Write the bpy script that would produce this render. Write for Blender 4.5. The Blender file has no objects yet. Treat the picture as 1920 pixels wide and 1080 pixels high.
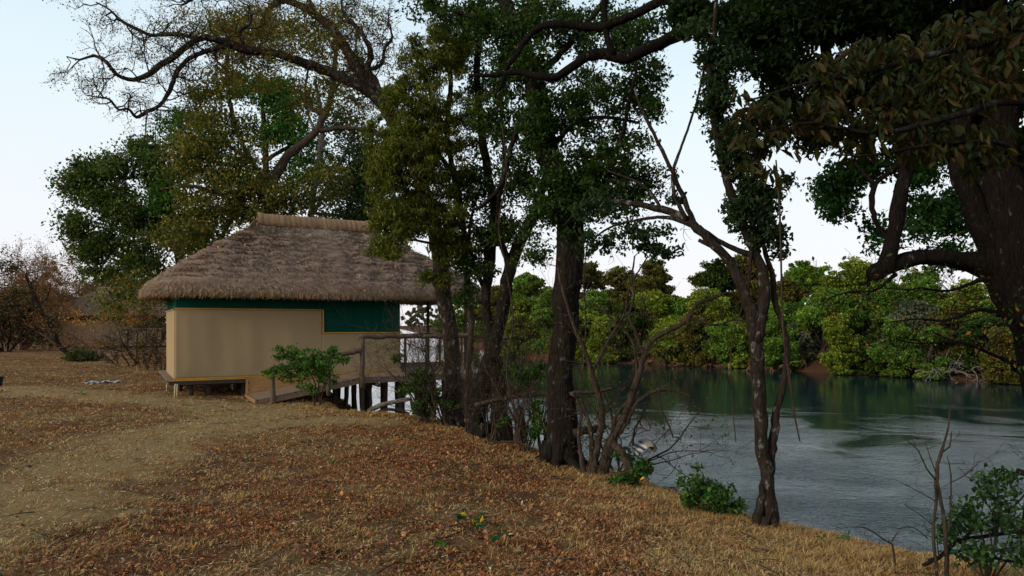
import bpy, math, random
import numpy as np
from mathutils import Vector

sc = bpy.context.scene
COL = sc.collection
R = math.radians
F, HZ, H = 1300.0, 610.0, 1.65          # focal length in 1920-px units, horizon row, eye height

# ------------------------------------------------------------------ camera, sky, sun
cd = bpy.data.cameras.new('camera')
cd.sensor_width = 36.0
cd.lens = 36.0 * F / 1920.0
cd.shift_y = (HZ - 540.0) / 1920.0
cd.clip_start, cd.clip_end = 0.05, 5000.0
cam = bpy.data.objects.new('camera', cd)
COL.objects.link(cam)
cam.location = (0, 0, H)
cam.rotation_euler = (R(90), 0, 0)
sc.camera = cam

SUN_EL, SUN_AZ = 20.0, -124.0            # azimuth measured from +Y towards +X
w = bpy.data.worlds.new('World'); sc.world = w; w.use_nodes = True
nt = w.node_tree; nt.nodes.clear()
out = nt.nodes.new('ShaderNodeOutputWorld'); bg = nt.nodes.new('ShaderNodeBackground')
sky = nt.nodes.new('ShaderNodeTexSky'); sky.sky_type = 'NISHITA'; sky.sun_disc = False
sky.sun_elevation = R(SUN_EL); sky.sun_rotation = R(SUN_AZ)
sky.air_density = 1.2; sky.dust_density = 3.0; sky.ozone_density = 1.5
tc = nt.nodes.new('ShaderNodeTexCoord'); sp = nt.nodes.new('ShaderNodeSeparateXYZ')
rp = nt.nodes.new('ShaderNodeValToRGB')
el = rp.color_ramp.elements
el[0].position = 0.0; el[0].color = (7.5, 7.15, 7.5, 1)
el[1].position = 1.0; el[1].color = (1.7, 2.7, 4.3, 1)
for p_, c_ in ((0.12, (6.9, 7.1, 7.4, 1)), (0.3, (6.2, 7.1, 7.5, 1)), (0.5, (4.7, 6.0, 6.9, 1))):
    e = el.new(p_); e.color = c_
mx = nt.nodes.new('ShaderNodeMix'); mx.data_type = 'RGBA'; mx.inputs[0].default_value = 0.86
nt.links.new(tc.outputs['Generated'], sp.inputs[0]); nt.links.new(sp.outputs['Z'], rp.inputs[0])
nt.links.new(sky.outputs[0], mx.inputs[6]); nt.links.new(rp.outputs[0], mx.inputs[7])
nt.links.new(mx.outputs[2], bg.inputs['Color']); bg.inputs['Strength'].default_value = 0.1
nt.links.new(bg.outputs[0], out.inputs[0])

sd = bpy.data.lights.new('sun', 'SUN'); sd.energy = 1.5; sd.angle = R(12); sd.color = (1.0, 0.92, 0.80)
so = bpy.data.objects.new('sun', sd); COL.objects.link(so)
dirv = Vector((math.sin(R(SUN_AZ)) * math.cos(R(SUN_EL)), math.cos(R(SUN_AZ)) * math.cos(R(SUN_EL)), math.sin(R(SUN_EL))))
so.rotation_euler = dirv.to_track_quat('Z', 'Y').to_euler()
so.location = dirv * 60

sc.view_settings.view_transform = 'Standard'; sc.view_settings.look = 'None'
sc.view_settings.gamma = 1.0; sc.view_settings.use_curve_mapping = False
sc.view_settings.exposure = 0.55
sc.cycles.max_bounces = 6; sc.cycles.diffuse_bounces = 3; sc.cycles.glossy_bounces = 3
sc.cycles.transmission_bounces = 3; sc.cycles.transparent_max_bounces = 4

rng = np.random.default_rng(7)
random.seed(7)

def P(px, py, Y):
    return np.array(((px - 960.0) / F * Y, Y, H - (py - HZ) / F * Y))

# ------------------------------------------------------------------ materials
def mat(name, col=(.5, .5, .5), rough=.8, spec=.3):
    m = bpy.data.materials.new(name); m.use_nodes = True
    b = m.node_tree.nodes['Principled BSDF']
    b.inputs['Base Color'].default_value = (*col, 1); b.inputs['Roughness'].default_value = rough
    b.inputs['Specular IOR Level'].default_value = spec
    return m, m.node_tree, b

def noise(t, scale, detail=4, rough=.55, vec=None, dist=0):
    n = t.nodes.new('ShaderNodeTexNoise'); n.inputs['Scale'].default_value = scale
    n.inputs['Detail'].default_value = detail; n.inputs['Roughness'].default_value = rough
    n.inputs['Distortion'].default_value = dist
    if vec is not None: t.links.new(vec, n.inputs['Vector'])
    return n

def ramp(t, src, stops):
    r = t.nodes.new('ShaderNodeValToRGB'); e = r.color_ramp.elements
    e[0].position, e[1].position = stops[0][0], stops[-1][0]
    e[0].color, e[1].color = (*stops[0][1], 1), (*stops[-1][1], 1)
    for p, c in stops[1:-1]:
        q = e.new(p); q.color = (*c, 1)
    t.links.new(src, r.inputs[0]); return r

def mixc(t, f, a, b, mode='MIX'):
    m = t.nodes.new('ShaderNodeMix'); m.data_type = 'RGBA'; m.blend_type = mode
    for sock, v in ((m.inputs[0], f), (m.inputs[6], a), (m.inputs[7], b)):
        if hasattr(v, 'links'): t.links.new(v, sock)
        elif isinstance(v, (int, float)): sock.default_value = v
        else: sock.default_value = (*v, 1)
    return m.outputs[2]

def mathn(t, op, a, b=0.0, c=None):
    m = t.nodes.new('ShaderNodeMath'); m.operation = op
    for k, v in ((0, a), (1, b)):
        if hasattr(v, 'links'): t.links.new(v, m.inputs[k])
        else: m.inputs[k].default_value = v
    return m.outputs[0]

def bump(t, b, src, strength, dist):
    n = t.nodes.new('ShaderNodeBump'); n.inputs['Strength'].default_value = strength
    n.inputs['Distance'].default_value = dist
    t.links.new(src, n.inputs['Height']); t.links.new(n.outputs[0], b.inputs['Normal'])

def geo_vec(t, scale=(1, 1, 1), rot=(0, 0, 0)):
    g = t.nodes.new('ShaderNodeTexCoord'); m = t.nodes.new('ShaderNodeMapping')
    m.inputs['Scale'].default_value = scale; m.inputs['Rotation'].default_value = rot
    t.links.new(g.outputs['Object'], m.inputs[0]); return m.outputs[0]

def leaf_mat(name, trans=.35, rough=.6, spec=.14):
    m, t, b = mat(name, rough=rough, spec=spec)
    a = t.nodes.new('ShaderNodeAttribute'); a.attribute_name = 'col'
    t.links.new(a.outputs['Color'], b.inputs['Base Color'])
    tr = t.nodes.new('ShaderNodeBsdfTranslucent')
    cc = mixc(t, 1.0, a.outputs['Color'], (1.5, 1.45, .55), 'MULTIPLY')
    t.links.new(cc, tr.inputs['Color'])
    s = t.nodes.new('ShaderNodeMixShader'); s.inputs[0].default_value = trans
    t.links.new(b.outputs[0], s.inputs[1]); t.links.new(tr.outputs[0], s.inputs[2])
    t.links.new(s.outputs[0], t.nodes['Material Output'].inputs['Surface'])
    return m

def bark_mat(name, dark, light, lichen=None, scale=1.0, amount=.1):
    m, t, b = mat(name, rough=.95, spec=.03)
    v = geo_vec(t, (7 * scale, 7 * scale, 1.6 * scale))
    n = noise(t, 3.0, 8, .7, v, .6)
    r = ramp(t, n.outputs[0], ((.3, dark), (.5, tuple((a + c) / 2 for a, c in zip(dark, light))), (.68, light)))
    colr = r.outputs[0]
    if lichen:
        n2 = noise(t, 9.0 * scale, 5, .7, geo_vec(t, (1, 1, .6)))
        f = ramp(t, n2.outputs[0], ((.62 - amount, (0, 0, 0)), (.70 - amount * .5, (1, 1, 1))))
        colr = mixc(t, f.outputs[0], colr, lichen)
    t.links.new(colr, b.inputs['Base Color'])
    vo = t.nodes.new('ShaderNodeTexVoronoi'); vo.inputs['Scale'].default_value = 2.6
    vo.feature = 'DISTANCE_TO_EDGE'; t.links.new(v, vo.inputs['Vector'])
    h = mathn(t, 'ADD', n.outputs[0], mathn(t, 'MULTIPLY', vo.outputs['Distance'], .9))
    bump(t, b, h, .9, .035)
    return m

def wood_mat(name, c1, c2, sc_=(1, 1, 1), k=6.0, rough=.75):
    m, t, b = mat(name, rough=rough, spec=.2)
    n = noise(t, k, 6, .6, geo_vec(t, sc_), 1.2)
    n2 = noise(t, 1.3, 3, .5, geo_vec(t))
    r = ramp(t, n.outputs[0], ((.3, c1), (.7, c2)))
    t.links.new(mixc(t, mathn(t, 'MULTIPLY', n2.outputs[0], .6), r.outputs[0], tuple(x * .55 for x in c1)), b.inputs['Base Color'])
    bump(t, b, n.outputs[0], .5, .01)
    return m

M = {}
M['leaf'] = leaf_mat('leaf')
M['dryleaf'] = leaf_mat('dry_leaf', .12, .8, .15)
M['bark_dark'] = bark_mat('bark_dark', (.006, .005, .004), (.030, .022, .016), (.07, .066, .058), 1.2, .03)
M['bark_black'] = bark_mat('bark_black', (.005, .004, .003), (.019, .014, .011), (.075, .07, .06), 1.9, .005)
M['bark_lichen'] = bark_mat('bark_lichen', (.010, .008, .006), (.048, .035, .026), (.18, .165, .145), 1.3, .055)
M['bark_mid'] = bark_mat('bark_mid', (.02, .014, .010), (.085, .06, .043), (.16, .14, .115), 1.0, .02)
M['bark_pale'] = bark_mat('bark_pale', (.10, .085, .07), (.34, .29, .24), None, 1.0)
M['bark_red'] = bark_mat('bark_red', (.10, .045, .03), (.33, .16, .10), None, 1.0)
M['log'] = wood_mat('weathered_log', (.06, .038, .024), (.21, .14, .09), (5, 5, 5))
M['stilt'] = wood_mat('stilt_wood', (.022, .015, .011), (.10, .07, .05), (8, 8, 1.5))
M['plank'] = wood_mat('new_plank', (.34, .16, .05), (.62, .34, .12), (1.2, 1.2, 14))
M['deck'] = wood_mat('deck_board', (.14, .09, .055), (.33, .22, .14), (3, 3, 3))
M['trim'] = wood_mat('varnished_trim', (.44, .20, .025), (.68, .35, .06), (3, 3, 3))
M['post_new'] = wood_mat('orange_post', (.2, .10, .045), (.42, .23, .11), (6, 6, 1))

def canvas_mat(name, c, var=.8, sc_=1.0):
    m, t, b = mat(name, rough=.92, spec=.1)
    n = noise(t, .9, 4, .55, geo_vec(t, (1, 1, .6)))
    n3 = noise(t, 2.0, 5, .6, geo_vec(t, (5, 5, .22)))
    n2 = noise(t, 260, 2, .5, geo_vec(t))
    f = mathn(t, 'ADD', mathn(t, 'MULTIPLY', n.outputs[0], .8), mathn(t, 'MULTIPLY', n3.outputs[0], .05))
    cc = mixc(t, f, c, tuple(x * var for x in c))
    cc = mixc(t, mathn(t, 'MULTIPLY', n2.outputs[0], .3), cc, tuple(x * .6 for x in c))
    sz = t.nodes.new('ShaderNodeSeparateXYZ'); t.links.new(geo_vec(t), sz.inputs[0])
    ns = noise(t, 1.6, 6, .7, geo_vec(t, (1, 1, .9)))
    st = ramp(t, mathn(t, 'SUBTRACT', ns.outputs[0], mathn(t, 'MULTIPLY', sz.outputs['Z'], .22)), ((.36, (0, 0, 0)), (.62, (1, 1, 1))))
    cc = mixc(t, mathn(t, 'MULTIPLY', st.outputs[0], .45), cc, tuple(x * y for x, y in zip(c, (.62, .55, .48))))
    t.links.new(cc, b.inputs['Base Color'])
    h = mathn(t, 'ADD', mathn(t, 'ADD', mathn(t, 'MULTIPLY', n3.outputs[0], .2), mathn(t, 'MULTIPLY', n.outputs[0], 1.5)), mathn(t, 'MULTIPLY', n2.outputs[0], .05))
    bump(t, b, h, .25, .04)
    return m
M['beige'] = canvas_mat('beige_canvas', (.39, .27, .145), .74)
M['green'] = canvas_mat('green_canvas', (.003, .064, .042), .5)
M['white'] = mat('white_plastic', (.6, .58, .5), .5)[0]
M['rope'] = mat('bamboo_stake', (.5, .42, .22), .7)[0]

def thatch_mat():
    m, t, b = mat('thatch', rough=.95, spec=.1)
    a = t.nodes.new('ShaderNodeAttribute'); a.attribute_name = 'col'
    n = noise(t, 3.2, 6, .65, geo_vec(t, (1, 1, 1.5)))
    n2 = noise(t, 60, 3, .6, geo_vec(t, (1, 1, .3)))
    c = mixc(t, mathn(t, 'MULTIPLY', n.outputs[0], .9), a.outputs['Color'], (.085, .052, .036))
    c = mixc(t, mathn(t, 'MULTIPLY', n2.outputs[0], .5), c, (.24, .17, .12))
    t.links.new(c, b.inputs['Base Color'])
    bump(t, b, n2.outputs[0], .9, .03)
    return m
M['thatch'] = thatch_mat()
M['straw'] = leaf_mat('straw', .08, .9, .1)

# ------------------------------------------------------------------ mesh helpers
def tag(o, label=None, cat=None, group=None, kind=None):
    for k, v in (('label', label), ('category', cat), ('group', group), ('kind', kind)):
        if v: o[k] = v
    return o

def link(name, me, m=None, parent=None, smooth=False):
    o = bpy.data.objects.new(name, me); COL.objects.link(o)
    if m is not None: me.materials.append(m)
    if smooth: me.polygons.foreach_set('use_smooth', np.ones(len(me.polygons), bool))
    if parent is not None:
        o.parent = parent
        o.location = -Vector(parent.location)       # vertices are in world space
    return o

def empty(name, loc):
    o = bpy.data.objects.new(name, None); COL.objects.link(o)
    o.location = tuple(float(x) for x in loc); o.empty_display_size = .2
    return o

def raw_mesh(name, V, faces_n, idx, colv=None):
    """V (n,3); faces of constant size faces_n; idx flat loop->vertex."""
    me = bpy.data.meshes.new(name)
    nf = len(idx) // faces_n
    me.vertices.add(len(V)); me.vertices.foreach_set('co', np.ascontiguousarray(V, np.float32).ravel())
    me.loops.add(len(idx)); me.loops.foreach_set('vertex_index', np.ascontiguousarray(idx, np.int32))
    me.polygons.add(nf)
    me.polygons.foreach_set('loop_start', np.arange(nf, dtype=np.int32) * faces_n)
    if colv is not None:
        at = me.color_attributes.new('col', 'FLOAT_COLOR', 'POINT')
        c4 = np.ones((len(V), 4), np.float32); c4[:, :3] = colv
        at.data.foreach_set('color', c4.ravel())
    me.update(); me.validate()
    return me

class MB:
    """collects quads/tris of plain solids"""
    def __init__(s): s.v = []; s.f = []
    def add(s, vs, fs):
        k = len(s.v); s.v += [tuple(map(float, v)) for v in vs]; s.f += [tuple(i + k for i in f) for f in fs]
    def box(s, o, ax, ay, az):
        """o corner, three edge vectors"""
        o, ax, ay, az = map(np.asarray, (o, ax, ay, az))
        if np.dot(np.cross(ax, ay), az) < 0: ax, ay = ay, ax
        s.add([o, o + ax, o + ax + ay, o + ay, o + az, o + ax + az, o + ax + ay + az, o + ay + az],
              [(0, 3, 2, 1), (4, 5, 6, 7), (0, 1, 5, 4), (1, 2, 6, 5), (2, 3, 7, 6), (3, 0, 4, 7)])
    def build(s, name, m, parent=None, bevel=0, smooth=False):
        me = bpy.data.meshes.new(name); me.from_pydata(s.v, [], s.f); me.update()
        o = link(name, me, m, parent, smooth)
        if bevel:
            bm_ = o.modifiers.new('bevel', 'BEVEL'); bm_.width = bevel; bm_.segments = 2
        return o

def catmull(pts, step):
    pts = np.asarray(pts, float); n = len(pts)
    if n < 3:
        k = max(2, int(np.linalg.norm(pts[-1, :3] - pts[0, :3]) / step) + 1)
        t = np.linspace(0, 1, k)[:, None]
        return pts[0] * (1 - t) + pts[-1] * t
    e = np.vstack([2 * pts[0] - pts[1], pts, 2 * pts[-1] - pts[-2]])
    res = []
    for i in range(1, n):
        p0, p1, p2, p3 = e[i - 1], e[i], e[i + 1], e[i + 2]
        k = max(1, int(np.linalg.norm(p2[:3] - p1[:3]) / step))
        t = (np.arange(k) / k)[:, None]
        res.append(.5 * ((2 * p1) + (-p0 + p2) * t + (2 * p0 - 5 * p1 + 4 * p2 - p3) * t ** 2 + (-p0 + 3 * p1 - 3 * p2 + p3) * t ** 3))
    res.append(pts[-1:]); res = np.vstack(res)
    res[:, 3] = np.maximum(res[:, 3], .0005)
    return res

class Tubes:
    def __init__(s): s.V = []; s.I = []; s.n = 0
    def add(s, pr, sides=6, rough=0.0, cap=True, seed=0):
        """pr (n,4): xyz + radius"""
        pr = np.asarray(pr, float); p = pr[:, :3]; r = pr[:, 3]; n = len(p)
        if n < 2: return
        t = np.gradient(p, axis=0); t /= np.linalg.norm(t, axis=1)[:, None] + 1e-9
        m = np.abs(t.mean(0)); ref = np.zeros(3); ref[int(np.argmin(m))] = 1
        a = np.cross(t, ref); a /= np.linalg.norm(a, axis=1)[:, None] + 1e-9
        b = np.cross(t, a)
        th = np.arange(sides) / sides * 2 * math.pi
        rr = np.repeat(r[:, None], sides, 1)
        if rough > 0:
            L = np.concatenate([[0], np.cumsum(np.linalg.norm(np.diff(p, axis=0), axis=1))])[:, None] / max(r.max(), 1e-4)
            f = np.zeros_like(rr)
            g = np.random.default_rng(seed + 11)
            for k in range(7):
                f += np.sin((k + 1) * th[None] * 1.0 + L * g.uniform(.1, .9) + g.uniform(0, 6)) / (1 + .4 * k) * g.uniform(.4, 1)
            f += g.normal(0, .35, rr.shape)
            rr = rr * (1 - .45 * rough) * (1 + rough * f * .35)
        V = p[:, None] + a[:, None] * (np.cos(th)[None, :, None] * rr[..., None]) + b[:, None] * (np.sin(th)[None, :, None] * rr[..., None])
        V = V.reshape(-1, 3)
        i = np.arange(n - 1)[:, None] * sides; j = np.arange(sides)[None]; j2 = (j + 1) % sides
        q = np.stack([i + j, i + j2, i + sides + j2, i + sides + j], -1).reshape(-1, 4) + s.n
        s.V.append(V); s.I.append(q); s.n += len(V)
        if cap:
            for ring, flip in ((0, True), (n - 1, False)):
                c = p[ring][None]; s.V.append(c); ci = s.n; s.n += 1
                base = q.min() if ring == 0 else q.min() + (n - 1) * sides
                jj = np.arange(sides)
                A = base + jj; B = base + (jj + 1) % sides; C = np.full(sides, ci)
                # two tris merged per quad: (A, B, B2, c)
                k = np.arange(0, sides - 1, 2)
                if flip: qq = np.stack([C[k], B[(k + 1) % sides], A[(k + 1) % sides], A[k]], -1)
                else: qq = np.stack([A[k], A[(k + 1) % sides], B[(k + 1) % sides], C[k]], -1)
                s.I.append(qq)
    def build(s, name, m, parent=None):
        if not s.V: return None
        me = raw_mesh(name, np.vstack(s.V), 4, np.vstack(s.I).ravel())
        return link(name, me, m, parent, True)

def leaves_mesh(name, C, L, Wd, colr, m, parent, up=.5, droop=.2, shape=4, axis=None, spread=1.0, g=None):
    """C centres (n,3); L length (n,), Wd width ratio"""
    g = g or rng
    n = len(C)
    d = g.normal(0, 1, (n, 3)) * spread
    if axis is not None: d += axis
    d[:, 2] -= droop
    d /= np.linalg.norm(d, axis=1)[:, None]
    nr = g.normal(0, 1, (n, 3)); nr[:, 2] = np.abs(nr[:, 2]) + up
    s = np.cross(d, nr); s /= np.linalg.norm(s, axis=1)[:, None] + 1e-9
    nn = np.cross(s, d)
    L = np.broadcast_to(L, (n,))[:, None] * 1.0
    W = L * Wd
    if shape == 4:
        V = np.stack([C - d * L * .5, C + s * W * .5 + nn * L * .05, C + d * L * .5 - nn * L * .08, C - s * W * .5 + nn * L * .05], 1)
        idx = np.arange(n * 4); k = 4
    else:
        f = nn * L * g.uniform(-.4, 2.4, (n, 1))
        V = np.stack([C - d * L * .5, C - d * L * .22 + s * W * .40 + f * .05, C + d * L * .15 + s * W * .5 + f * .04, C + d * L * .5 - f * .12,
                      C + d * L * .15 - s * W * .5 + f * .04, C - d * L * .22 - s * W * .40 + f * .05], 1)
        b = (np.arange(n) * 6)[:, None]
        idx = (b + np.array([[0, 1, 2, 3, 0, 3, 4, 5]])).ravel(); k = 6
    colv = np.repeat(colr, k, 0)
    me = raw_mesh(name, V.reshape(-1, 3), 4, idx, colv)
    return link(name, me, m, parent)

def pal(cols, n, weights=None, jit=.18, g=None, cl=None):
    g = g or rng
    cols = np.asarray(cols, float)
    k = g.choice(len(cols), n, p=None if weights is None else np.asarray(weights, float) / sum(weights))
    c = cols[k] * (1 + g.normal(0, jit, (n, 1)))
    c *= 1 + g.normal(0, jit * .3, (n, 3))
    if cl is not None: c *= cl[:, None]
    return np.clip(c, .002, .9)

# ------------------------------------------------------------------ terrain
NEAR = np.array([(60, -60), (30, -12), (12, -.5), (7, 3.4), (4.5, 5.15), (3.3, 5.95), (2.35, 7.05), (1.75, 7.9), (.95, 9.0), (.35, 9.75), (-.55, 11.2), (-1.7, 12.9),
                 (-2.7, 13.5), (-3.9, 14.3), (-4.9, 16.2), (-6.5, 21), (-12, 30), (-22, 46), (-38, 75), (-75, 140), (-130, 260), (-350, 700), (-900, 1700)], float)
def wx(px, Y): return ((px - 960) / F * Y, Y)
FAR = np.array([(130, -80), (80, 0), (50, 32), wx(2100, 39.5), wx(1900, 43), wx(1800, 46), wx(1700, 48.5), wx(1550, 53), wx(1400, 59), wx(1200, 65), wx(1080, 69), wx(1000, 74), wx(930, 88), wx(880, 115),
                wx(830, 175), wx(785, 330), wx(750, 700), wx(720, 1700)], float)

def sdist(x, y, pl):
    """signed distance, positive on the right-hand side of the polyline direction"""
    best = np.full(x.shape, 1e18); sg = np.zeros(x.shape)
    for i in range(len(pl) - 1):
        a, b = pl[i], pl[i + 1]; ab = b - a
        t = np.clip(((x - a[0]) * ab[0] + (y - a[1]) * ab[1]) / (ab @ ab), 0, 1)
        dx = x - a[0] - ab[0] * t; dy = y - a[1] - ab[1] * t
        d = dx * dx + dy * dy
        cr = ab[0] * (y - a[1]) - ab[1] * (x - a[0])
        m = d < best - 1e-9
        best = np.where(m, d, best); sg = np.where(m, -np.sign(cr), sg)
    return np.sqrt(best) * sg

def vnoise(x, y, s, seed=0):
    """cheap smooth noise from sines"""
    g = np.random.default_rng(seed); r = np.zeros_like(x)
    for k in range(6):
        a = g.uniform(0, 6.28); f = (1.0 + k * .55) / s
        r += np.sin((x * math.cos(a) + y * math.sin(a)) * f * 6.28 + g.uniform(0, 6.28)) / (1 + .4 * k)
    return r / 3.2

def zland(x, y):
    x = np.asarray(x, float); y = np.asarray(y, float)
    dn = sdist(x, y, NEAR)                      # polyline runs away to the left: river on its right side
    df = -sdist(x, y, FAR)
    wob = vnoise(x, y, 2.2, 3) * .22 + vnoise(x, y, .9, 9) * .08
    lip = np.clip((x + 2.5) / 5.0, 0, 1)        # ground sinks a little towards the right-hand bank
    top = -.02 - .30 * lip * np.exp(-np.clip(-dn, 0, 50) / 2.2) - .02 * lip
    top = top + vnoise(x, y, 3.0, 1) * .025 + vnoise(x, y, 14, 2) * .06 * np.clip((np.hypot(x, y) - 16) / 20, 0, 1)
    top = top + .035 * vnoise(x, y, .55, 12) * .4 - .12 * np.exp(-((x + 4.9) ** 2 + (y - 15.6) ** 2) / 2.2 ** 2)
    d2 = np.clip(dn + wob * .6, 0, None)
    zn = top - .16 * np.clip(d2, 0, .8) - .72 * np.clip(d2 - .6, 0, 1.5) ** 1.15 - .45 * np.clip(d2 - 2.0, 0, 4)
    zn = np.maximum(zn, -3.6)
    df2 = df + vnoise(x, y, 7, 5) * .8 + vnoise(x, y, 2.4, 6) * .3
    up = np.clip(-df2, 0, None)
    zf = -2.05 + .34 * np.minimum(up, 3.0) + .06 * np.clip(up - 3.0, 0, 14) - .35 * np.clip(df2, 0, 4.5)
    return np.maximum(zn, zf)

def zl(x, y): return float(zland(np.array([x]), np.array([y]))[0])

PATH = np.array([(-30, 1.5), (-8, 2.8), (-4.6, 4.2), (-4.6, 6.0), (-5.0, 8.2), (-5.2, 10.2), (-5.0, 12.2), (-5.2, 14.8)], float)
PATH2 = np.array([(-5.2, 11.6), (-3.4, 12.2), (-2.2, 12.3)], float)
PATH3 = np.array([(-40, 30), (-22, 22), (-12, 17.5), (-6, 14.6)], float)
def pathmask(x, y):
    m = np.zeros_like(x)
    for pl, wd in ((PATH, 1.35), (PATH2, .75), (PATH3, 1.3)):
        d = np.abs(sdist(x, y, pl)); d = d + vnoise(x, y, 2.4, 21) * .55 + vnoise(x, y, .8, 22) * .22
        m = np.maximum(m, np.clip(1.25 - d / wd, 0, 1))
    return np.clip(m, 0, 1)

def build_ground():
    na, nr = 1000, 330
    th = np.concatenate([np.linspace(-math.pi, -R(50), 110, endpoint=False), np.linspace(-R(50), R(50), na - 220, endpoint=False), np.linspace(R(50), math.pi, 110, endpoint=False)])
    na = len(th)
    rad = np.concatenate([np.linspace(.4, 3, 12, endpoint=False), 3 * (2600 / 3) ** (np.linspace(0, 1, nr - 12) ** 1.25)])
    T, Rr = np.meshgrid(th, rad)
    x = np.sin(T) * Rr; y = np.cos(T) * Rr
    z = zland(x, y)
    V = np.stack([x, y, z], -1).reshape(-1, 3)
    i = np.arange(len(rad) - 1)[:, None] * na; j = np.arange(na)[None]; j2 = (j + 1) % na
    q = np.stack([i + j, i + na + j, i + na + j2, i + j2], -1).reshape(-1, 4)
    # close the centre
    c = len(V); V = np.vstack([V, [[0, 0, zl(0, 0)]]])
    k = np.arange(0, na, 2); cen = np.stack([np.full(len(k), c), k, (k + 1) % na, (k + 2) % na], -1)
    q = np.vstack([q, cen])
    pm = pathmask(V[:, 0], V[:, 1]); dn = sdist(V[:, 0], V[:, 1], NEAR); df = -sdist(V[:, 0], V[:, 1], FAR)
    colv = np.stack([pm, np.clip((dn - .3) / 1.5, 0, 1), np.clip(-df / 6 + .4, 0, 1) * (df < 4)], -1)
    me = raw_mesh('ground', V, 4, q.ravel(), colv)
    m, t, b = mat('ground', rough=.97, spec=.02)
    a = t.nodes.new('ShaderNodeAttribute'); a.attribute_name = 'col'
    s = t.nodes.new('ShaderNodeSeparateColor'); t.links.new(a.outputs['Color'], s.inputs[0])
    g = geo_vec(t)
    big = noise(t, .45, 5, .6, g); midn = noise(t, 2.6, 6, .65, g); fine = noise(t, 22, 6, .75, g); fib = noise(t, 9, 6, .75, geo_vec(t, (1, 3.5, 1)), 1.5)
    straw = ramp(t, fib.outputs[0], ((.32, (.09, .052, .024)), (.5, (.24, .145, .06)), (.68, (.42, .28, .125))))
    litter = ramp(t, fine.outputs[0], ((.34, (.035, .018, .011)), (.5, (.15, .062, .028)), (.66, (.30, .14, .06))))
    sand = ramp(t, fine.outputs[0], ((.3, (.21, .135, .055)), (.55, (.43, .285, .125)), (.75, (.56, .40, .19))))
    f1 = ramp(t, mathn(t, 'ADD', mathn(t, 'MULTIPLY', big.outputs[0], .6), mathn(t, 'MULTIPLY', midn.outputs[0], .5)), ((.47, (0, 0, 0)), (.62, (1, 1, 1))))
    c = mixc(t, f1.outputs[0], straw.outputs[0], litter.outputs[0])
    pf = ramp(t, mathn(t, 'ADD', s.outputs[0], mathn(t, 'MULTIPLY', mathn(t, 'SUBTRACT', midn.outputs[0], .5), 1.6)), ((.35, (0, 0, 0)), (.75, (1, 1, 1))))
    c = mixc(t, pf.outputs[0], c, mixc(t, mathn(t, 'MULTIPLY', fib.outputs[0], .9), sand.outputs[0], straw.outputs[0]))
    gp = noise(t, 1.1, 4, .6, geo_vec(t, (1, 1, 1), (0, 0, 1)))
    gf = ramp(t, gp.outputs[0], ((.56, (0, 0, 0)), (.68, (1, 1, 1))))
    c = mixc(t, mathn(t, 'MULTIPLY', gf.outputs[0], .55), c, (.075, .058, .045))
    c = mixc(t, s.outputs[1], c, litter.outputs[0])
    red = ramp(t, midn.outputs[0], ((.35, (.03, .018, .012)), (.55, (.085, .04, .025)), (.75, (.16, .072, .045))))
    c = mixc(t, s.outputs[2], c, red.outputs[0])
    t.links.new(c, b.inputs['Base Color'])
    bump(t, b, mathn(t, 'ADD', fine.outputs[0], fib.outputs[0]), .9, .045)
    tag(link('ground', me, m, None, True), kind='structure')

def build_water():
    mb = MB(); mb.add([(-1500, -200, -2), (1500, -200, -2), (1500, 2500, -2), (-1500, 2500, -2)], [(0, 1, 2, 3)])
    m, t, b = mat('river_water', (.005, .021, .023), .02, .5)
    b.inputs['IOR'].default_value = 1.333
    v = geo_vec(t, (1, 3.0, 1), (0, 0, R(-12)))
    n1 = noise(t, 2.2, 3, .55, v, .4); n2 = noise(t, 5.5, 3, .6, v, .3); n3 = noise(t, .16, 3, .55, geo_vec(t, (1, 1.5, 1)), 1.0)
    n4 = noise(t, .7, 2, .5, v)
    sx = t.nodes.new('ShaderNodeSeparateXYZ'); t.links.new(geo_vec(t), sx.inputs[0])
    near = mathn(t, 'MULTIPLY', mathn(t, 'SUBTRACT', 40.0, mathn(t, 'ADD', sx.outputs['Y'], mathn(t, 'MULTIPLY', sx.outputs['X'], .15))), .022)
    amp = ramp(t, mathn(t, 'ADD', mathn(t, 'MULTIPLY', n3.outputs[0], 1.3), mathn(t, 'SUBTRACT', near, .42)), ((.42, (.06, .06, .06)), (.66, (.4, .4, .4)), (.95, (1, 1, 1))))
    h = mathn(t, 'ADD', mathn(t, 'MULTIPLY', n1.outputs[0], .6), mathn(t, 'MULTIPLY', n2.outputs[0], .8))
    h = mathn(t, 'ADD', h, mathn(t, 'MULTIPLY', n4.outputs[0], .4))
    h = mathn(t, 'MULTIPLY', h, amp.outputs[0])
    bump(t, b, h, 1.0, .040)
    tag(mb.build('river_water', m), kind='structure')

# ------------------------------------------------------------------ ground cover
def polar(n, r0, r1, a0=-41, a1=41, g=rng):
    r = r0 * (r1 / r0) ** g.random(n); th = R(1) * g.uniform(a0, a1, n)
    return np.sin(th) * r, np.cos(th) * r, r

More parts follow.
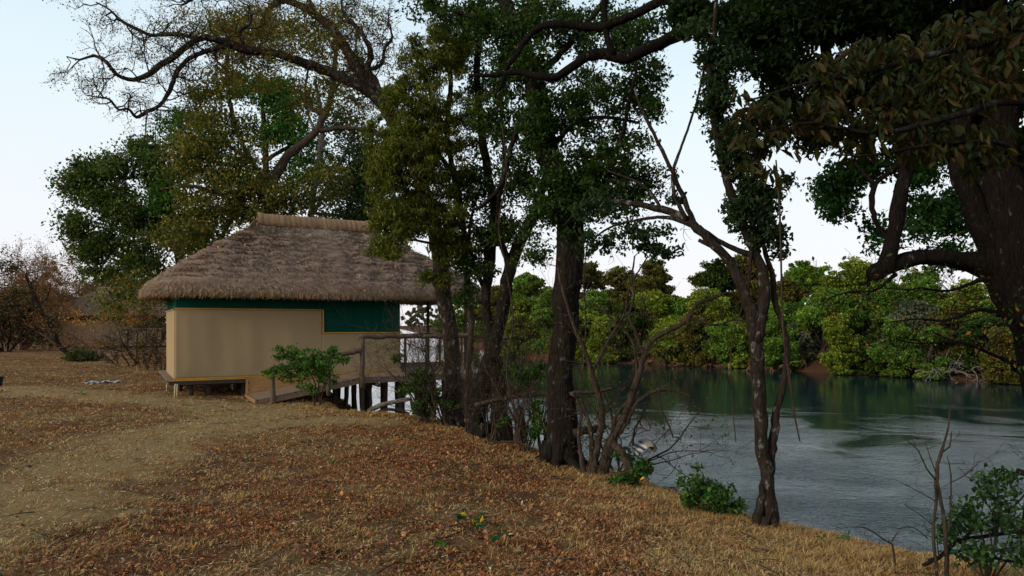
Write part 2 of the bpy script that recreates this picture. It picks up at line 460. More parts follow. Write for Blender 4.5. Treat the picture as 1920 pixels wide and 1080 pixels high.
def build_cover():
    # fallen leaves
    x, y, r = polar(520000, 3.6, 60)
    dn = sdist(x, y, NEAR); df = -sdist(x, y, FAR); pm = pathmask(x, y)
    dens = .27 + .60 * vnoise(x, y, 3.1, 31) + .75 * vnoise(x, y, 1.0, 32) + .75 * np.clip((x + 3.4) / 2.0, 0, 1) * np.exp(-((y - 10.5) / 4.0) ** 2) - .75 * np.clip((x - .2 + (y - 8) * .12) / 1.5, 0, 1)
    dens = np.clip(dens, .05, 1) * (1 - .90 * np.clip(pm * 1.25, 0, 1))
    keep = (rng.random(len(x)) < dens) & (dn < 2.6) & (df > 3)
    x, y, r = x[keep], y[keep], r[keep]
    z = zland(x, y) + .008 + rng.random(len(x)) * .012
    L = np.clip(.021 * np.exp(rng.normal(0, .42, len(x))), .009, .06) * np.clip(.8 + r / 30, 1, 1.5)
    cols = [(.23, .085, .03), (.34, .145, .045), (.13, .05, .024), (.38, .18, .055), (.34, .21, .095), (.21, .05, .025), (.06, .03, .02), (.50, .38, .25)]
    c = pal(cols, len(x), [5, 4, 5, 3.5, 3.5, 2.6, 4, .4])
    tint = np.clip(.5 + vnoise(x, y, 2.6, 41), 0, 1)[:, None]
    c = c * (1 - .35 * tint) + tint * .35 * np.array([[.42, .13, .05]])
    o = leaves_mesh('leaf_litter', np.stack([x, y, z], -1), L, rng.uniform(.42, .72, (len(x), 1)), c, M['dryleaf'], None, up=2.2, droop=0, shape=6)
    # flatten directions: stay near the ground
    tag(o, 'red-brown fallen leaves strewn over the ground', 'fallen leaves', kind='stuff')
    # dry grass blades
    nt_ = 110000
    x, y, r = polar(nt_, 3.6, 45)
    dn = sdist(x, y, NEAR); df = -sdist(x, y, FAR); pm = pathmask(x, y)
    dens = .30 + .5 * vnoise(x, y, 1.7, 51) + .45 * vnoise(x, y, .6, 53) + .75 * np.clip((x - .2) / 1.6, 0, 1) + .6 * np.exp(-((dn + .3) / .55) ** 2)
    dens = np.clip(dens - .25 * np.exp(-((x + .5) / 2.5) ** 2), .04, 1) * (1 - .65 * pm)
    keep = (rng.random(nt_) < dens) & (dn < .8) & (df > 3)
    x, y, r, dn = x[keep], y[keep], r[keep], dn[keep]; n = len(x); k = 9
    ht = rng.uniform(.012, .038, n) * (1 + .7 * np.clip(vnoise(x, y, 1.2, 52), 0, 1) + .6 * np.exp(-((dn + .2) / .5) ** 2))
    bx = np.repeat(x, k) + rng.normal(0, .028, n * k); by = np.repeat(y, k) + rng.normal(0, .028, n * k)
    hh = np.repeat(ht, k) * rng.uniform(.4, 1.25, n * k); rr = np.repeat(r, k)
    bz = zland(bx, by) - .004
    wd = .0008 + .00028 * rr
    a = rng.uniform(0, 6.283, n * k); lean = rng.uniform(.3, 2.6, n * k) * hh
    dx, dy = np.cos(a), np.sin(a)
    B = np.stack([bx, by, bz], -1); S = np.stack([-dy * wd, dx * wd, 0 * wd], -1)
    mid = B + np.stack([dx * lean * .35, dy * lean * .35, hh * .62], -1)
    top = B + np.stack([dx * lean, dy * lean, hh], -1)
    V = np.stack([B - S, B + S, mid + S * .8, mid - S * .8, top + S * .15, top - S * .15], 1)
    b0 = (np.arange(n * k) * 6)[:, None]
    idx = (b0 + np.array([[0, 1, 2, 3, 3, 2, 4, 5]])).ravel()
    c = pal([(.46, .28, .10), (.37, .21, .08), (.56, .37, .15), (.27, .15, .06), (.42, .22, .07)], n, jit=.12)
    c = np.repeat(np.repeat(c, k, 0) * rng.uniform(.7, 1.2, (n * k, 1)), 6, 0)
    # straw lying flat, the path included
    m = 260000; x, y, r = polar(m, 3.5, 34)
    dn = sdist(x, y, NEAR); dens = np.clip(.50 - .45 * np.clip((x + 3.2) / 2.5, 0, 1) * np.exp(-((y - 10.5) / 4.0) ** 2) + .6 * vnoise(x, y, 1.9, 61) + .4 * vnoise(x, y, .5, 62), .08, 1)
    dens = dens * (1 - .12 * pathmask(x, y)) * (.45 + .55 * np.clip((x - .8) / 1.5 + .2, 0, 1) + .25 * (x < -3))
    keep = (rng.random(m) < dens) & (dn < 1.2); x, y, r = x[keep], y[keep], r[keep]; m = len(x)
    a = rng.uniform(0, 6.283, m); Lh = rng.uniform(.012, .045, m); wd = .0007 + .0003 * r
    ex, ey = x + np.cos(a) * Lh, y + np.sin(a) * Lh
    B = np.stack([x, y, zland(x, y) + rng.uniform(.002, .02, m)], -1); T_ = np.stack([ex, ey, zland(ex, ey) + rng.uniform(.004, .028, m)], -1)
    S = np.stack([-np.sin(a) * wd, np.cos(a) * wd, wd * .5], -1)
    V2 = np.stack([B - S, B + S, T_ + S * .5, T_ - S * .5], 1).reshape(-1, 3)
    c2 = np.repeat(pal([(.50, .35, .16), (.38, .26, .12), (.60, .45, .24), (.30, .20, .10), (.22, .13, .07)], m, jit=.15), 4, 0)
    k0 = len(V) * 6; V = np.concatenate([V.reshape(-1, 3), V2], 0); idx = np.concatenate([idx, k0 + np.arange(len(V2))]); c = np.concatenate([c, c2], 0)
    me = raw_mesh('dry_grass', V.reshape(-1, 3), 4, idx, c)
    tag(link('dry_grass', me, M['straw']), 'short dry straw-coloured grass over the bank top', 'dry grass', kind='stuff')

# ------------------------------------------------------------------ trees
def pxl(spec, jit=0):
    """[(px,py,Y,r_px)...] -> world xyz+radius"""
    a = []
    for px, py, Y, r in spec:
        q = P(px, py, Y); a.append((*q, r * Y / F))
    return np.array(a)

class Tree:
    def __init__(s, name, base, label, cat='tree', group=None, seed=1):
        s.g = np.random.default_rng(seed)
        s.root = tag(empty(name, base), label, cat, group)
        s.wood = Tubes(); s.tw = Tubes(); s.nodes = []; s.leafpts = []; s.seed = seed
        s.tips = []
    def limb(s, spec, sides=12, rough=.25, step=None, ground=False, world=False):
        a = np.array(spec, float) if world else pxl(spec)
        if ground:
            a[0, 2] = min(a[0, 2], zl(a[0, 0], a[0, 1]) - .15)
        st = step or max(.05, a[:, 3].mean() * 1.3)
        c = catmull(a, st)
        if len(c) > 4:
            c[1:-1, :3] += s.g.normal(0, 1, (len(c) - 2, 3)) * c[1:-1, 3:4] * .10
        s.seed += 1
        s.wood.add(c, sides, rough, seed=s.seed)
        s.nodes.append(c)
        return c
    def roots(s, px, py, Y, r, n=6, L=.7):
        b = P(px, py, Y); z0 = zl(b[0], b[1]); rr = r * Y / F
        for k in range(n):
            a = 6.283 * (k + s.g.uniform(-.3, .3)) / n; ln = L * s.g.uniform(.6, 1.3); pts = []
            for f, h_, q in ((0.2, .30, .55), (.75, .13, .42), (1.3, .045, .30), (2.0, .0, .18), (2.8, -.05, .08)):
                d = rr * (.4 + f * ln); x = b[0] + math.cos(a) * d; y = b[1] + math.sin(a) * d; a += s.g.normal(0, .14)
                pts.append((x, y, min(z0, zl(x, y)) + h_ * rr * 3.2, rr * q))
            s.limb(pts, 9, .35, world=True)
    def allnodes(s): return np.vstack(s.nodes)
    def grow(s, p, d, L, r, depth, crook=.35, up=.06, nb=3, ratio=.62, tubes=None, minr=.0015, seg=None, sides=None):
        g = s.g; n = seg or max(4, int(L / .12)); n = min(n, 12)
        pts = [np.array(p, float)]; d = np.array(d, float); d /= np.linalg.norm(d)
        dirs = [d]
        for i in range(n):
            d = d + g.normal(0, crook, 3); d[2] += up; d /= np.linalg.norm(d)
            pts.append(pts[-1] + d * L / n); dirs.append(d)
        pts = np.array(pts); rad = np.maximum(r * (1 - .75 * np.linspace(0, 1, n + 1)), minr)
        pr = np.column_stack([pts, rad]); (tubes or s.tw).add(pr, sides or (6 if r > .012 else 4 if r > .004 else 3), cap=False)
        if depth > 0:
            for k in range(nb):
                i = int(n * g.uniform(.25, 1.0)); i = min(i, n)
                dd = dirs[i] + g.normal(0, .75, 3); 
                s.grow(pts[i], dd, L * ratio * g.uniform(.7, 1.2), rad[i] * .7, depth - 1, crook, up, nb, ratio, tubes, minr)
        else:
            s.tips.append(pts[-1]); s.tips.append(pts[n // 2])
        return pr
    def twigs_on(s, c, every, L, r, depth, **kw):
        """sprout twigs along limb c"""
        acc = 0
        for i in range(1, len(c)):
            acc += np.linalg.norm(c[i, :3] - c[i - 1, :3])
            if acc > every:
                acc = 0
                t = c[i, :3] - c[i - 1, :3]; t /= np.linalg.norm(t) + 1e-9
                d = s.g.normal(0, 1, 3); d -= t * (d @ t) * .6; d += t * .3
                s.grow(c[i, :3], d, L * s.g.uniform(.6, 1.3), min(r, c[i, 3] * .7), depth, **kw)
    def clumps(s, ells, rc, nper, link_r=.006, connect=True, dn=1.6, dl=1.7):
        """ells: (px,py,rx,ry,Y,rY,n) -> list of clump centres; twigs run to the nearest limb"""
        cs = []; nper = int(nper * dl)
        for (px, py, rx, ry, Y, rY, n) in ells:
            n = max(1, int(n * dn)) if n > 5 else n
            u = s.g.normal(0, 1, (n, 3)); u /= np.linalg.norm(u, axis=1)[:, None]
            u *= (s.g.random(n) ** (1 / 2.4))[:, None]
            q = np.column_stack([px + u[:, 0] * rx, py + u[:, 1] * ry, Y + u[:, 2] * rY])
            for a in q: cs.append(P(*a))
        cs = np.array(cs)
        if connect and s.nodes:
            nodes = s.allnodes()[:, :]; N = nodes[:, :3]
            dd = np.array([np.min(np.linalg.norm(N - c, axis=1)) for c in cs])
            NN = np.zeros((len(N) + len(cs) * 4, 3)); NN[:len(N)] = N; cnt = len(N)
            for i in np.argsort(dd):
                c = cs[i]; dist = np.linalg.norm(NN[:cnt] - c, axis=1); j = int(np.argmin(dist)); L = dist[j]
                if L < 1e-3: continue
                a = NN[j]
                m1 = a + (c - a) * .35 + s.g.normal(0, .10, 3) * L + np.array([0, 0, .06 * L]); m2 = a + (c - a) * .7 + s.g.normal(0, .08, 3) * L
                r0 = link_r * min(2.2, .5 + L)
                pr = catmull(np.array([(*a, r0), (*m1, r0 * .8), (*m2, r0 * .55), (*c, r0 * .3)]), max(L / 7, .05))
                s.tw.add(pr, 4, cap=False)
                k = min(3, len(pr) - 1); pick = pr[np.linspace(len(pr) // 2, len(pr) - 1, k).astype(int), :3]
                NN[cnt:cnt + k] = pick; cnt += k
        # leaf points
        n = len(cs) * nper
        u = s.g.normal(0, 1, (n, 3)); u /= np.linalg.norm(u, axis=1)[:, None]; u *= (s.g.random(n) ** .5)[:, None]
        rcs = np.repeat(rc * s.g.uniform(.55, 1.3, len(cs)), nper)
        rcs = rcs * np.where(s.g.random(n) < .22, 1.4, 1.0)
        keep = s.g.random(n) < np.repeat(s.g.uniform(.25, 1.0, len(cs)), nper)
        C = np.repeat(cs, nper, 0) + u * rcs[:, None] * np.array([1, 1, .62])
        tone = np.repeat(1 + s.g.normal(0, .16, len(cs)), nper)
        return C[keep], tone[keep]
    def leaf(s, C, tone, L, wd, cols, weights=None, name='crown', m=None, **kw):
        g = s.g
        c = pal(cols, len(C), weights, g=g, cl=np.clip(tone, .5, 1.6))
        return leaves_mesh(name, C, L * g.uniform(.65, 1.25, len(C)), wd, c, m or M['leaf'], s.root, g=g, **kw)
    def done(s, bark, twig=None, trunk='trunk', twigname='twigs'):
        k = s.wood.n
        s.wood.V += s.tw.V; s.wood.I += [q + k for q in s.tw.I]; s.wood.n += s.tw.n
        s.wood.build(trunk, M[bark], s.root)

# foliage colours (linear albedo)
DKG = [(.022, .044, .008), (.034, .064, .011), (.014, .030, .006), (.052, .085, .013)]
OLV = [(.085, .10, .014), (.12, .135, .017), (.05, .066, .013), (.16, .15, .025)]
BRG = [(.04, .105, .014), (.06, .145, .018), (.03, .075, .012)]
YEL = [(.24, .27, .028), (.17, .22, .022), (.29, .27, .035), (.10, .145, .018)]
MOT = [(.075, .09, .016), (.11, .12, .02), (.22, .16, .025), (.15, .085, .025), (.04, .055, .014), (.30, .22, .035)]
BRN = [(.17, .075, .03), (.12, .055, .026), (.24, .12, .035), (.09, .062, .03)]
ORG = [(.55, .24, .03), (.42, .17, .025), (.3, .12, .03), (.6, .34, .06)]

def near_trees():
    # --- A: arching bare-limbed tree over the hut
    b = P(850, 775, 12.5)
    t = Tree('arching_tree', (b[0], b[1], zl(b[0], b[1])), 'dark tree beside the deck whose long crooked limbs arch left over the thatched roof', seed=11)
    t.limb([(850, 800, 12.5, 27), (850, 775, 12.5, 23), (850, 700, 12.5, 20), (845, 640, 12.5, 18), (838, 580, 12.5, 17), (828, 520, 12.5, 17), (820, 460, 12.5, 16), (806, 400, 12.6, 15), (786, 330, 12.7, 14), (757, 262, 12.8, 13), (724, 202, 12.9, 13)], 14, .25, ground=True)
    t.roots(850, 775, 12.5, 22)
    l1 = t.limb([(724, 202, 12.9, 13), (690, 172, 12.9, 12), (640, 145, 12.8, 11), (600, 128, 12.8, 10), (555, 113, 12.7, 9.5), (500, 96, 12.6, 9), (460, 93, 12.5, 9), (425, 80, 12.4, 8), (385, 71, 12.3, 7), (352, 84, 12.2, 7), (325, 108, 12.1, 6.5), (300, 122, 12, 6), (270, 144, 11.9, 5.5), (240, 149, 11.9, 5), (217, 138, 11.8, 4.5), (200, 117, 11.7, 4), (176, 104, 11.7, 3), (150, 112, 11.6, 2), (125, 106, 11.6, 1.2)], 9, .35)
    l2 = t.limb([(430, 84, 12.4, 6), (370, 102, 12.2, 5), (336, 128, 12.1, 5), (320, 165, 12, 4.5), (303, 194, 11.9, 4), (278, 209, 11.8, 4), (256, 220, 11.8, 3.5), (241, 204, 11.7, 3), (223, 206, 11.7, 2.6), (205, 186, 11.6, 2.4), (188, 183, 11.6, 1.8), (160, 178, 11.6, 1)], 7, .3)
    l3 = t.limb([(372, 72, 12.3, 5), (330, 64, 12.3, 4.5), (283, 65, 12.3, 4), (250, 51, 12.2, 3.5), (225, 38, 12.2, 3), (205, 18, 12.1, 2), (180, 4, 12.1, 1.4)], 6, .3)
    l4 = t.limb([(722, 204, 12.92, 9), (703, 168, 13, 10), (672, 130, 13.1, 12), (650, 95, 13.2, 11), (625, 57, 13.3, 10), (595, 32, 13.4, 9), (565, 11, 13.5, 8), (535, 2, 13.6, 7), (510, 12, 13.7, 6), (494, 36, 13.8, 5), (482, 60, 13.9, 4), (462, 62, 14, 3), (445, 40, 14, 2)], 9, .3)
    l5 = t.limb([(724, 206, 12.95, 6), (706, 155, 13, 7), (690, 130, 13, 7), (696, 100, 13, 6), (685, 74, 13, 5), (668, 50, 13, 5), (650, 34, 13, 4), (640, 8, 13, 3), (645, -30, 13, 3)], 7, .3)
    l6 = t.limb([(596, 34, 13.4, 6), (575, -10, 13.4, 5), (560, -60, 13.4, 4)], 6, .3)
    l7 = t.limb([(560, 8, 13.5, 5), (510, -20, 13.6, 5), (440, -30, 13.7, 4), (380, -10, 13.7, 3), (340, 10, 13.7, 2)], 6, .3)
    l8 = t.limb([(460, 90, 12.5, 4), (450, 60, 12.4, 3.5), (470, 40, 12.4, 3), (465, 10, 12.4, 2)], 5, .3)
    l9 = t.limb([(690, 132, 13, 5), (715, 120, 13, 4), (722, 90, 13, 3.5), (735, 70, 13, 3), (728, 40, 13, 2)], 5, .3)
    for c, ev, L in ((l1, .12, .72), (l2, .10, .6), (l3, .10, .65), (l4, .16, .9), (l5, .15, .7), (l7, .10, .8), (l8, .14, .55), (l9, .15, .5)):
        t.twigs_on(c, ev, L, .014, 2, crook=.42, up=.03, nb=4)
    tips = np.array(t.tips)
    C = np.repeat(tips, 3, 0) + t.g.normal(0, .04, (len(tips) * 3, 3))
    t.leaf(C, np.ones(len(C)), .038, .5, [(.06, .05, .02), (.10, .07, .02), (.05, .05, .025), (.15, .08, .02)], droop=.3)
    C, tone = t.clumps([(520, 110, 130, 70, 13.4, 1.2, 100), (650, 60, 90, 60, 13.6, .8, 50), (440, 60, 90, 50, 13.2, .8, 44), (560, 30, 120, 40, 13.6, 1, 54), (660, 200, 60, 50, 13.5, .8, 16), (350, 50, 90, 40, 12.8, .8, 16), (600, 190, 80, 40, 13.6, .8, 16)], .20, 42, .004)
    t.leaf(C, tone, .05, .5, MOT, [2, 3, 3, 3, 2, 1.2], name='upper_crown', droop=.3)
    t.done('bark_lichen', 'bark_mid')

    # --- yellow-green feathery tree
    b = P(878, 780, 11.9)
    t = Tree('feathery_tree', (b[0], b[1], zl(b[0], b[1])), 'slender tree with feathery yellow-green foliage in front of the thatched roof\'s right end', seed=23)
    t.limb([(880, 790, 11.9, 9), (878, 700, 11.9, 7), (884, 600, 11.8, 6.5), (872, 500, 11.7, 6.5), (868, 420, 11.6, 6), (852, 330, 11.5, 6), (838, 240, 11.4, 5.5), (845, 150, 11.4, 5), (835, 60, 11.4, 4), (838, -20, 11.4, 3)], 8, .2, ground=True)
    t.limb([(868, 430, 11.6, 5), (820, 380, 11.3, 4), (780, 350, 11, 3.5), (740, 335, 10.9, 2.5)], 6)
    t.limb([(852, 330, 11.5, 5), (800, 260, 11.2, 4), (750, 220, 11, 3), (715, 215, 10.9, 2)], 6)
    t.limb([(838, 250, 11.4, 4), (800, 160, 11.3, 3.5), (780, 110, 11.2, 3), (770, 70, 11.1, 2)], 6)
    t.limb([(870, 480, 11.7, 4), (820, 460, 11.4, 3), (770, 450, 11.1, 2.5), (725, 455, 11, 1.5)], 6)
    C, tone = t.clumps([(820, 110, 75, 55, 11.2, .6, 80), (775, 190, 75, 60, 11.0, .6, 80), (745, 265, 65, 55, 10.9, .6, 66), (800, 310, 85, 60, 11.1, .6, 80), (730, 340, 45, 35, 10.8, .4, 26),
                        (745, 425, 55, 42, 10.9, .4, 50), (810, 400, 70, 50, 11.1, .5, 60), (860, 60, 60, 45, 11.3, .5, 40), (870, 230, 50, 70, 11.3, .5, 44), (850, 470, 40, 30, 11.3, .3, 22),
                        (725, 470, 35, 20, 10.9, .3, 14), (800, 520, 20, 10, 11.2, .15, 6), (832, 525, 16, 12, 11.2, .15, 6), (760, 395, 40, 30, 10.9, .3, 20), (720, 290, 30, 60, 11, .4, 22), (710, 400, 24, 40, 11, .4, 12), (800, 240, 60, 60, 11.0, .4, 40), (845, 380, 50, 80, 11.2, .4, 36), (830, 450, 30, 30, 11.3, .3, 14), (700, 330, 20, 40, 11, .3, 10)], .14, 46, .0035)
    t.leaf(C, tone, .085, .24, OLV, [3, 3, 2, 1.2], droop=.75)
    t.done('bark_mid', 'bark_dark')

    # --- twin stemmed
    b = P(918, 785, 11.3)
    t = Tree('twin_stemmed_tree', (b[0], b[1], zl(b[0], b[1])), 'dark twin-stemmed tree with a split flared base between the deck end and thickest trunk', seed=31)
    t.limb([(890, 815, 11.3, 20), (897, 785, 11.3, 16), (905, 735, 11.3, 17), (920, 670, 11.3, 18), (938, 605, 11.3, 15), (948, 545, 11.3, 14), (965, 475, 11.3, 14), (990, 425, 11.3, 12), (1012, 370, 11.3, 9), (1030, 300, 11.3, 7), (1040, 220, 11.3, 5)], 12, .35, ground=True)
    t.limb([(948, 815, 11.2, 26), (940, 780, 11.2, 21), (935, 730, 11.25, 19), (926, 665, 11.3, 17), (914, 600, 11.35, 11), (911, 540, 11.4, 11), (917, 470, 11.5, 12), (926, 400, 11.5, 11), (915, 330, 11.5, 9), (905, 250, 11.6, 8), (895, 150, 11.6, 7), (900, 50, 11.6, 6), (905, -40, 11.6, 5)], 12, .35, ground=True)
    t.roots(918, 790, 11.25, 26, 7)
    t.limb([(958, 500, 11.3, 8), (935, 440, 11.2, 6), (935, 380, 11.2, 5), (945, 300, 11.2, 4), (940, 220, 11.2, 3)], 8, .2)
    l = t.limb([(915, 560, 11.4, 5), (890, 500, 11.5, 4), (880, 440, 11.5, 3.5), (890, 380, 11.5, 3)], 6, .2)
    C, tone = t.clumps([(900, 340, 60, 60, 11.6, .5, 30), (930, 430, 60, 45, 11.4, .5, 30), (890, 500, 40, 40, 11.5, .4, 16), (960, 250, 60, 60, 11.8, .5, 26), (900, 130, 60, 70, 11.9, .6, 26), (870, 560, 30, 20, 11.5, .3, 6), (980, 360, 40, 40, 11.5, .5, 14)], .22, 52, .0045)
    t.leaf(C, tone, .075, .5, DKG + [(.06, .09, .02)], [3, 3, 2, 2, 2], droop=.4)
    t.done('bark_dark', 'bark_mid')

    # --- D: thick main trunk
    b = P(1050, 860, 9.35)
    t = Tree('thick_trunk_tree', (b[0], b[1], zl(b[0], b[1])), 'tall dark-leaved tree with the thickest straight trunk at the top of the bank', seed=41)
    t.limb([(1048, 900, 9.35, 46), (1049, 868, 9.35, 39), (1050, 820, 9.35, 34), (1050, 750, 9.38, 31), (1053, 650, 9.4, 30), (1058, 560, 9.4, 29), (1066, 470, 9.5, 29), (1068, 400, 9.5, 29), (1046, 330, 9.6, 29), (1022, 260, 9.7, 27), (1008, 190, 9.8, 24), (995, 130, 9.9, 21), (965, 60, 10, 18), (940, -20, 10.1, 15), (900, -140, 10.2, 12)], 24, .38, ground=True)
    t.roots(1049, 868, 9.35, 36, 7)
    t.limb([(1010, 200, 9.8, 9), (975, 235, 9.6, 7), (955, 290, 9.5, 6), (940, 345, 9.4, 5), (905, 385, 9.3, 4), (880, 395, 9.3, 3)], 8, .3)
    t.limb([(1062, 400, 9.4, 8), (1120, 330, 9.2, 6), (1160, 270, 9.1, 5), (1180, 190, 9, 4), (1195, 120, 9, 3)], 8, .3)
    t.limb([(1000, 150, 9.9, 9), (1060, 90, 10, 7), (1120, 20, 10.2, 6), (1160, -40, 10.4, 5)], 8, .3)
    t.limb([(1030, 280, 9.6, 7), (1080, 230, 9.4, 5), (1130, 220, 9.3, 4), (1200, 230, 9.2, 3)], 7, .3)
    t.limb([(960, 60, 10, 7), (900, 40, 10, 5), (850, 20, 10, 4)], 7, .3)
    E = [(1000, 35, 100, 50, 10.3, .8, 70), (1110, 60, 80, 60, 10.2, .8, 60), (1190, 60, 50, 55, 9.8, .7, 36), (1205, 150, 42, 55, 9.4, .6, 34), (1225, 210, 25, 45, 9.2, .4, 12), (1120, 190, 75, 70, 9.6, .7, 66),
         (1150, 295, 75, 60, 9.3, .7, 74), (1050, 220, 50, 60, 9.7, .6, 30), (960, 130, 50, 70, 10.1, .6, 36), (890, 30, 80, 45, 10.3, .7, 46), (810, 15, 50, 25, 10.4, .5, 14), (975, 320, 45, 50, 9.8, .5, 24), (1025, 395, 45, 38, 9.3, .5, 32),
         (1100, 350, 55, 42, 9.2, .5, 46), (1180, 355, 50, 35, 9.1, .5, 26), (1130, 400, 70, 22, 9.2, .4, 10), (1230, 330, 18, 30, 9.1, .3, 4), (1000, 470, 40, 40, 10, .6, 12), (1005, 230, 26, 60, 9.3, .15, 22), (1045, 340, 34, 50, 9.1, .15, 26), (1060, 400, 40, 22, 9.05, .12, 14), (960, 60, 90, 50, 9.9, .5, 40), (1000, 130, 50, 50, 9.6, .3, 26), (930, 220, 50, 50, 10.4, .5, 26)]
    C, tone = t.clumps(E, .18, 50, .005, dn=1.45, dl=1.5)
    t.leaf(C, tone, .062, .52, DKG, droop=.4)
    t.done('bark_dark')

    # --- E: forked lichen tree at the bank edge
    b = P(1436, 985, 6.75)
    t = Tree('forked_tree', (b[0], b[1], zl(b[0], b[1])), 'slim forked lichen-barked tree at the bank edge whose left limb arches over the water', seed=53)
    t.limb([(1447, 1010, 6.75, 22), (1445, 975, 6.75, 17), (1442, 930, 6.75, 14), (1436, 880, 6.75, 13), (1428, 810, 6.75, 13), (1420, 720, 6.75, 14), (1416, 650, 6.75, 15), (1414, 610, 6.75, 16), (1400, 568, 6.75, 13), (1384, 520, 6.75, 12), (1362, 482, 6.75, 11), (1330, 450, 6.8, 10), (1300, 420, 6.9, 9.5), (1272, 402, 7, 8.5), (1240, 392, 7.1, 7.5), (1200, 384, 7.2, 6.5), (1160, 378, 7.3, 5.5), (1120, 381, 7.4, 4.5), (1085, 396, 7.5, 3), (1060, 420, 7.6, 2)], 14, .4, ground=True)
    t.roots(1440, 985, 6.74, 20, 5, .5)
    t.limb([(1416, 1005, 6.72, 15), (1424, 955, 6.73, 9), (1432, 900, 6.75, 9), (1437, 860, 6.75, 8)], 9, .3, ground=True)
    t.limb([(1414, 640, 6.75, 16), (1425, 600, 6.75, 15), (1433, 560, 6.75, 13), (1431, 515, 6.75, 12), (1418, 478, 6.75, 11), (1400, 440, 6.75, 10), (1385, 400, 6.75, 9), (1364, 340, 6.75, 8.5), (1346, 270, 6.75, 7.5), (1335, 200, 6.75, 6.5), (1330, 130, 6.8, 6), (1340, 50, 6.8, 5), (1345, -40, 6.8, 4)], 10, .25)
    t.limb([(1440, 890, 6.8, 12), (1447, 840, 6.8, 10), (1457, 770, 6.8, 8), (1470, 710, 6.8, 7), (1476, 655, 6.8, 6.5), (1466, 605, 6.8, 6), (1452, 560, 6.8, 6), (1447, 510, 6.8, 5.5), (1432, 465, 6.8, 5), (1420, 400, 6.8, 4), (1415, 330, 6.8, 3.5), (1420, 240, 6.8, 3)], 9, .25)
    t.limb([(1302, 422, 6.9, 6), (1275, 355, 6.95, 5), (1250, 300, 7, 4), (1225, 250, 7, 3.6), (1203, 205, 7, 3), (1190, 165, 7, 2)], 7, .2)
    t.limb([(1288, 412, 6.9, 5), (1264, 365, 6.9, 4), (1262, 322, 6.9, 3.6), (1276, 280, 6.9, 3), (1292, 235, 6.9, 2.6), (1312, 170, 6.9, 2.2), (1325, 90, 6.9, 2)], 7, .2)
    t.limb([(1385, 505, 6.75, 6), (1350, 470, 6.7, 5.5), (1310, 450, 6.7, 4)], 7, .2)
    t.limb([(1418, 480, 6.75, 7), (1385, 470, 6.8, 6), (1345, 450, 6.85, 5), (1310, 425, 6.9, 5)], 7, .2)
    a = t.limb([(1305, 426, 6.9, 5), (1252, 408, 7, 4), (1205, 411, 7.1, 3.2), (1150, 424, 7.2, 2.5), (1115, 445, 7.3, 1.8)], 7, .2)
    a2 = t.limb([(1240, 392, 7.1, 4), (1215, 355, 7.2, 3), (1180, 335, 7.3, 2.4), (1140, 320, 7.4, 1.8)], 6, .2)
    t.twigs_on(a, .1, .35, .004, 1, crook=.25, up=-.02); t.twigs_on(a2, .12, .3, .004, 1, crook=.25)
    t.limb([(1400, 570, 6.75, 4), (1408, 480, 6.7, 3), (1412, 400, 6.7, 2.4)], 6, .1)
    C, tone = t.clumps([(1345, 190, 35, 50, 6.8, .35, 30), (1360, 120, 55, 40, 6.9, .4, 34), (1320, 60, 45, 40, 6.9, .4, 24), (1392, 290, 42, 50, 6.8, .35, 40), (1420, 370, 42, 48, 6.8, .3, 40), (1385, 395, 30, 38, 6.8, .3, 20), (1435, 440, 36, 30, 6.8, .3, 26), (1360, 250, 25, 40, 6.8, .3, 14), (1465, 465, 16, 18, 6.8, .2, 5),
                        (1480, 340, 14, 12, 6.7, .1, 4), (1120, 385, 60, 30, 7.4, .4, 18), (1190, 440, 70, 28, 7.2, .4, 18), (1230, 470, 40, 25, 7.1, .3, 8), (1100, 455, 50, 30, 7.4, .4, 12), (1270, 370, 20, 20, 7, .2, 4)], .105, 32, .0025)
    t.leaf(C, tone, .052, .5, [(.016, .035, .012), (.024, .05, .014), (.035, .05, .018)], droop=.5, shape=6)
    t.done('bark_lichen', 'bark_mid')

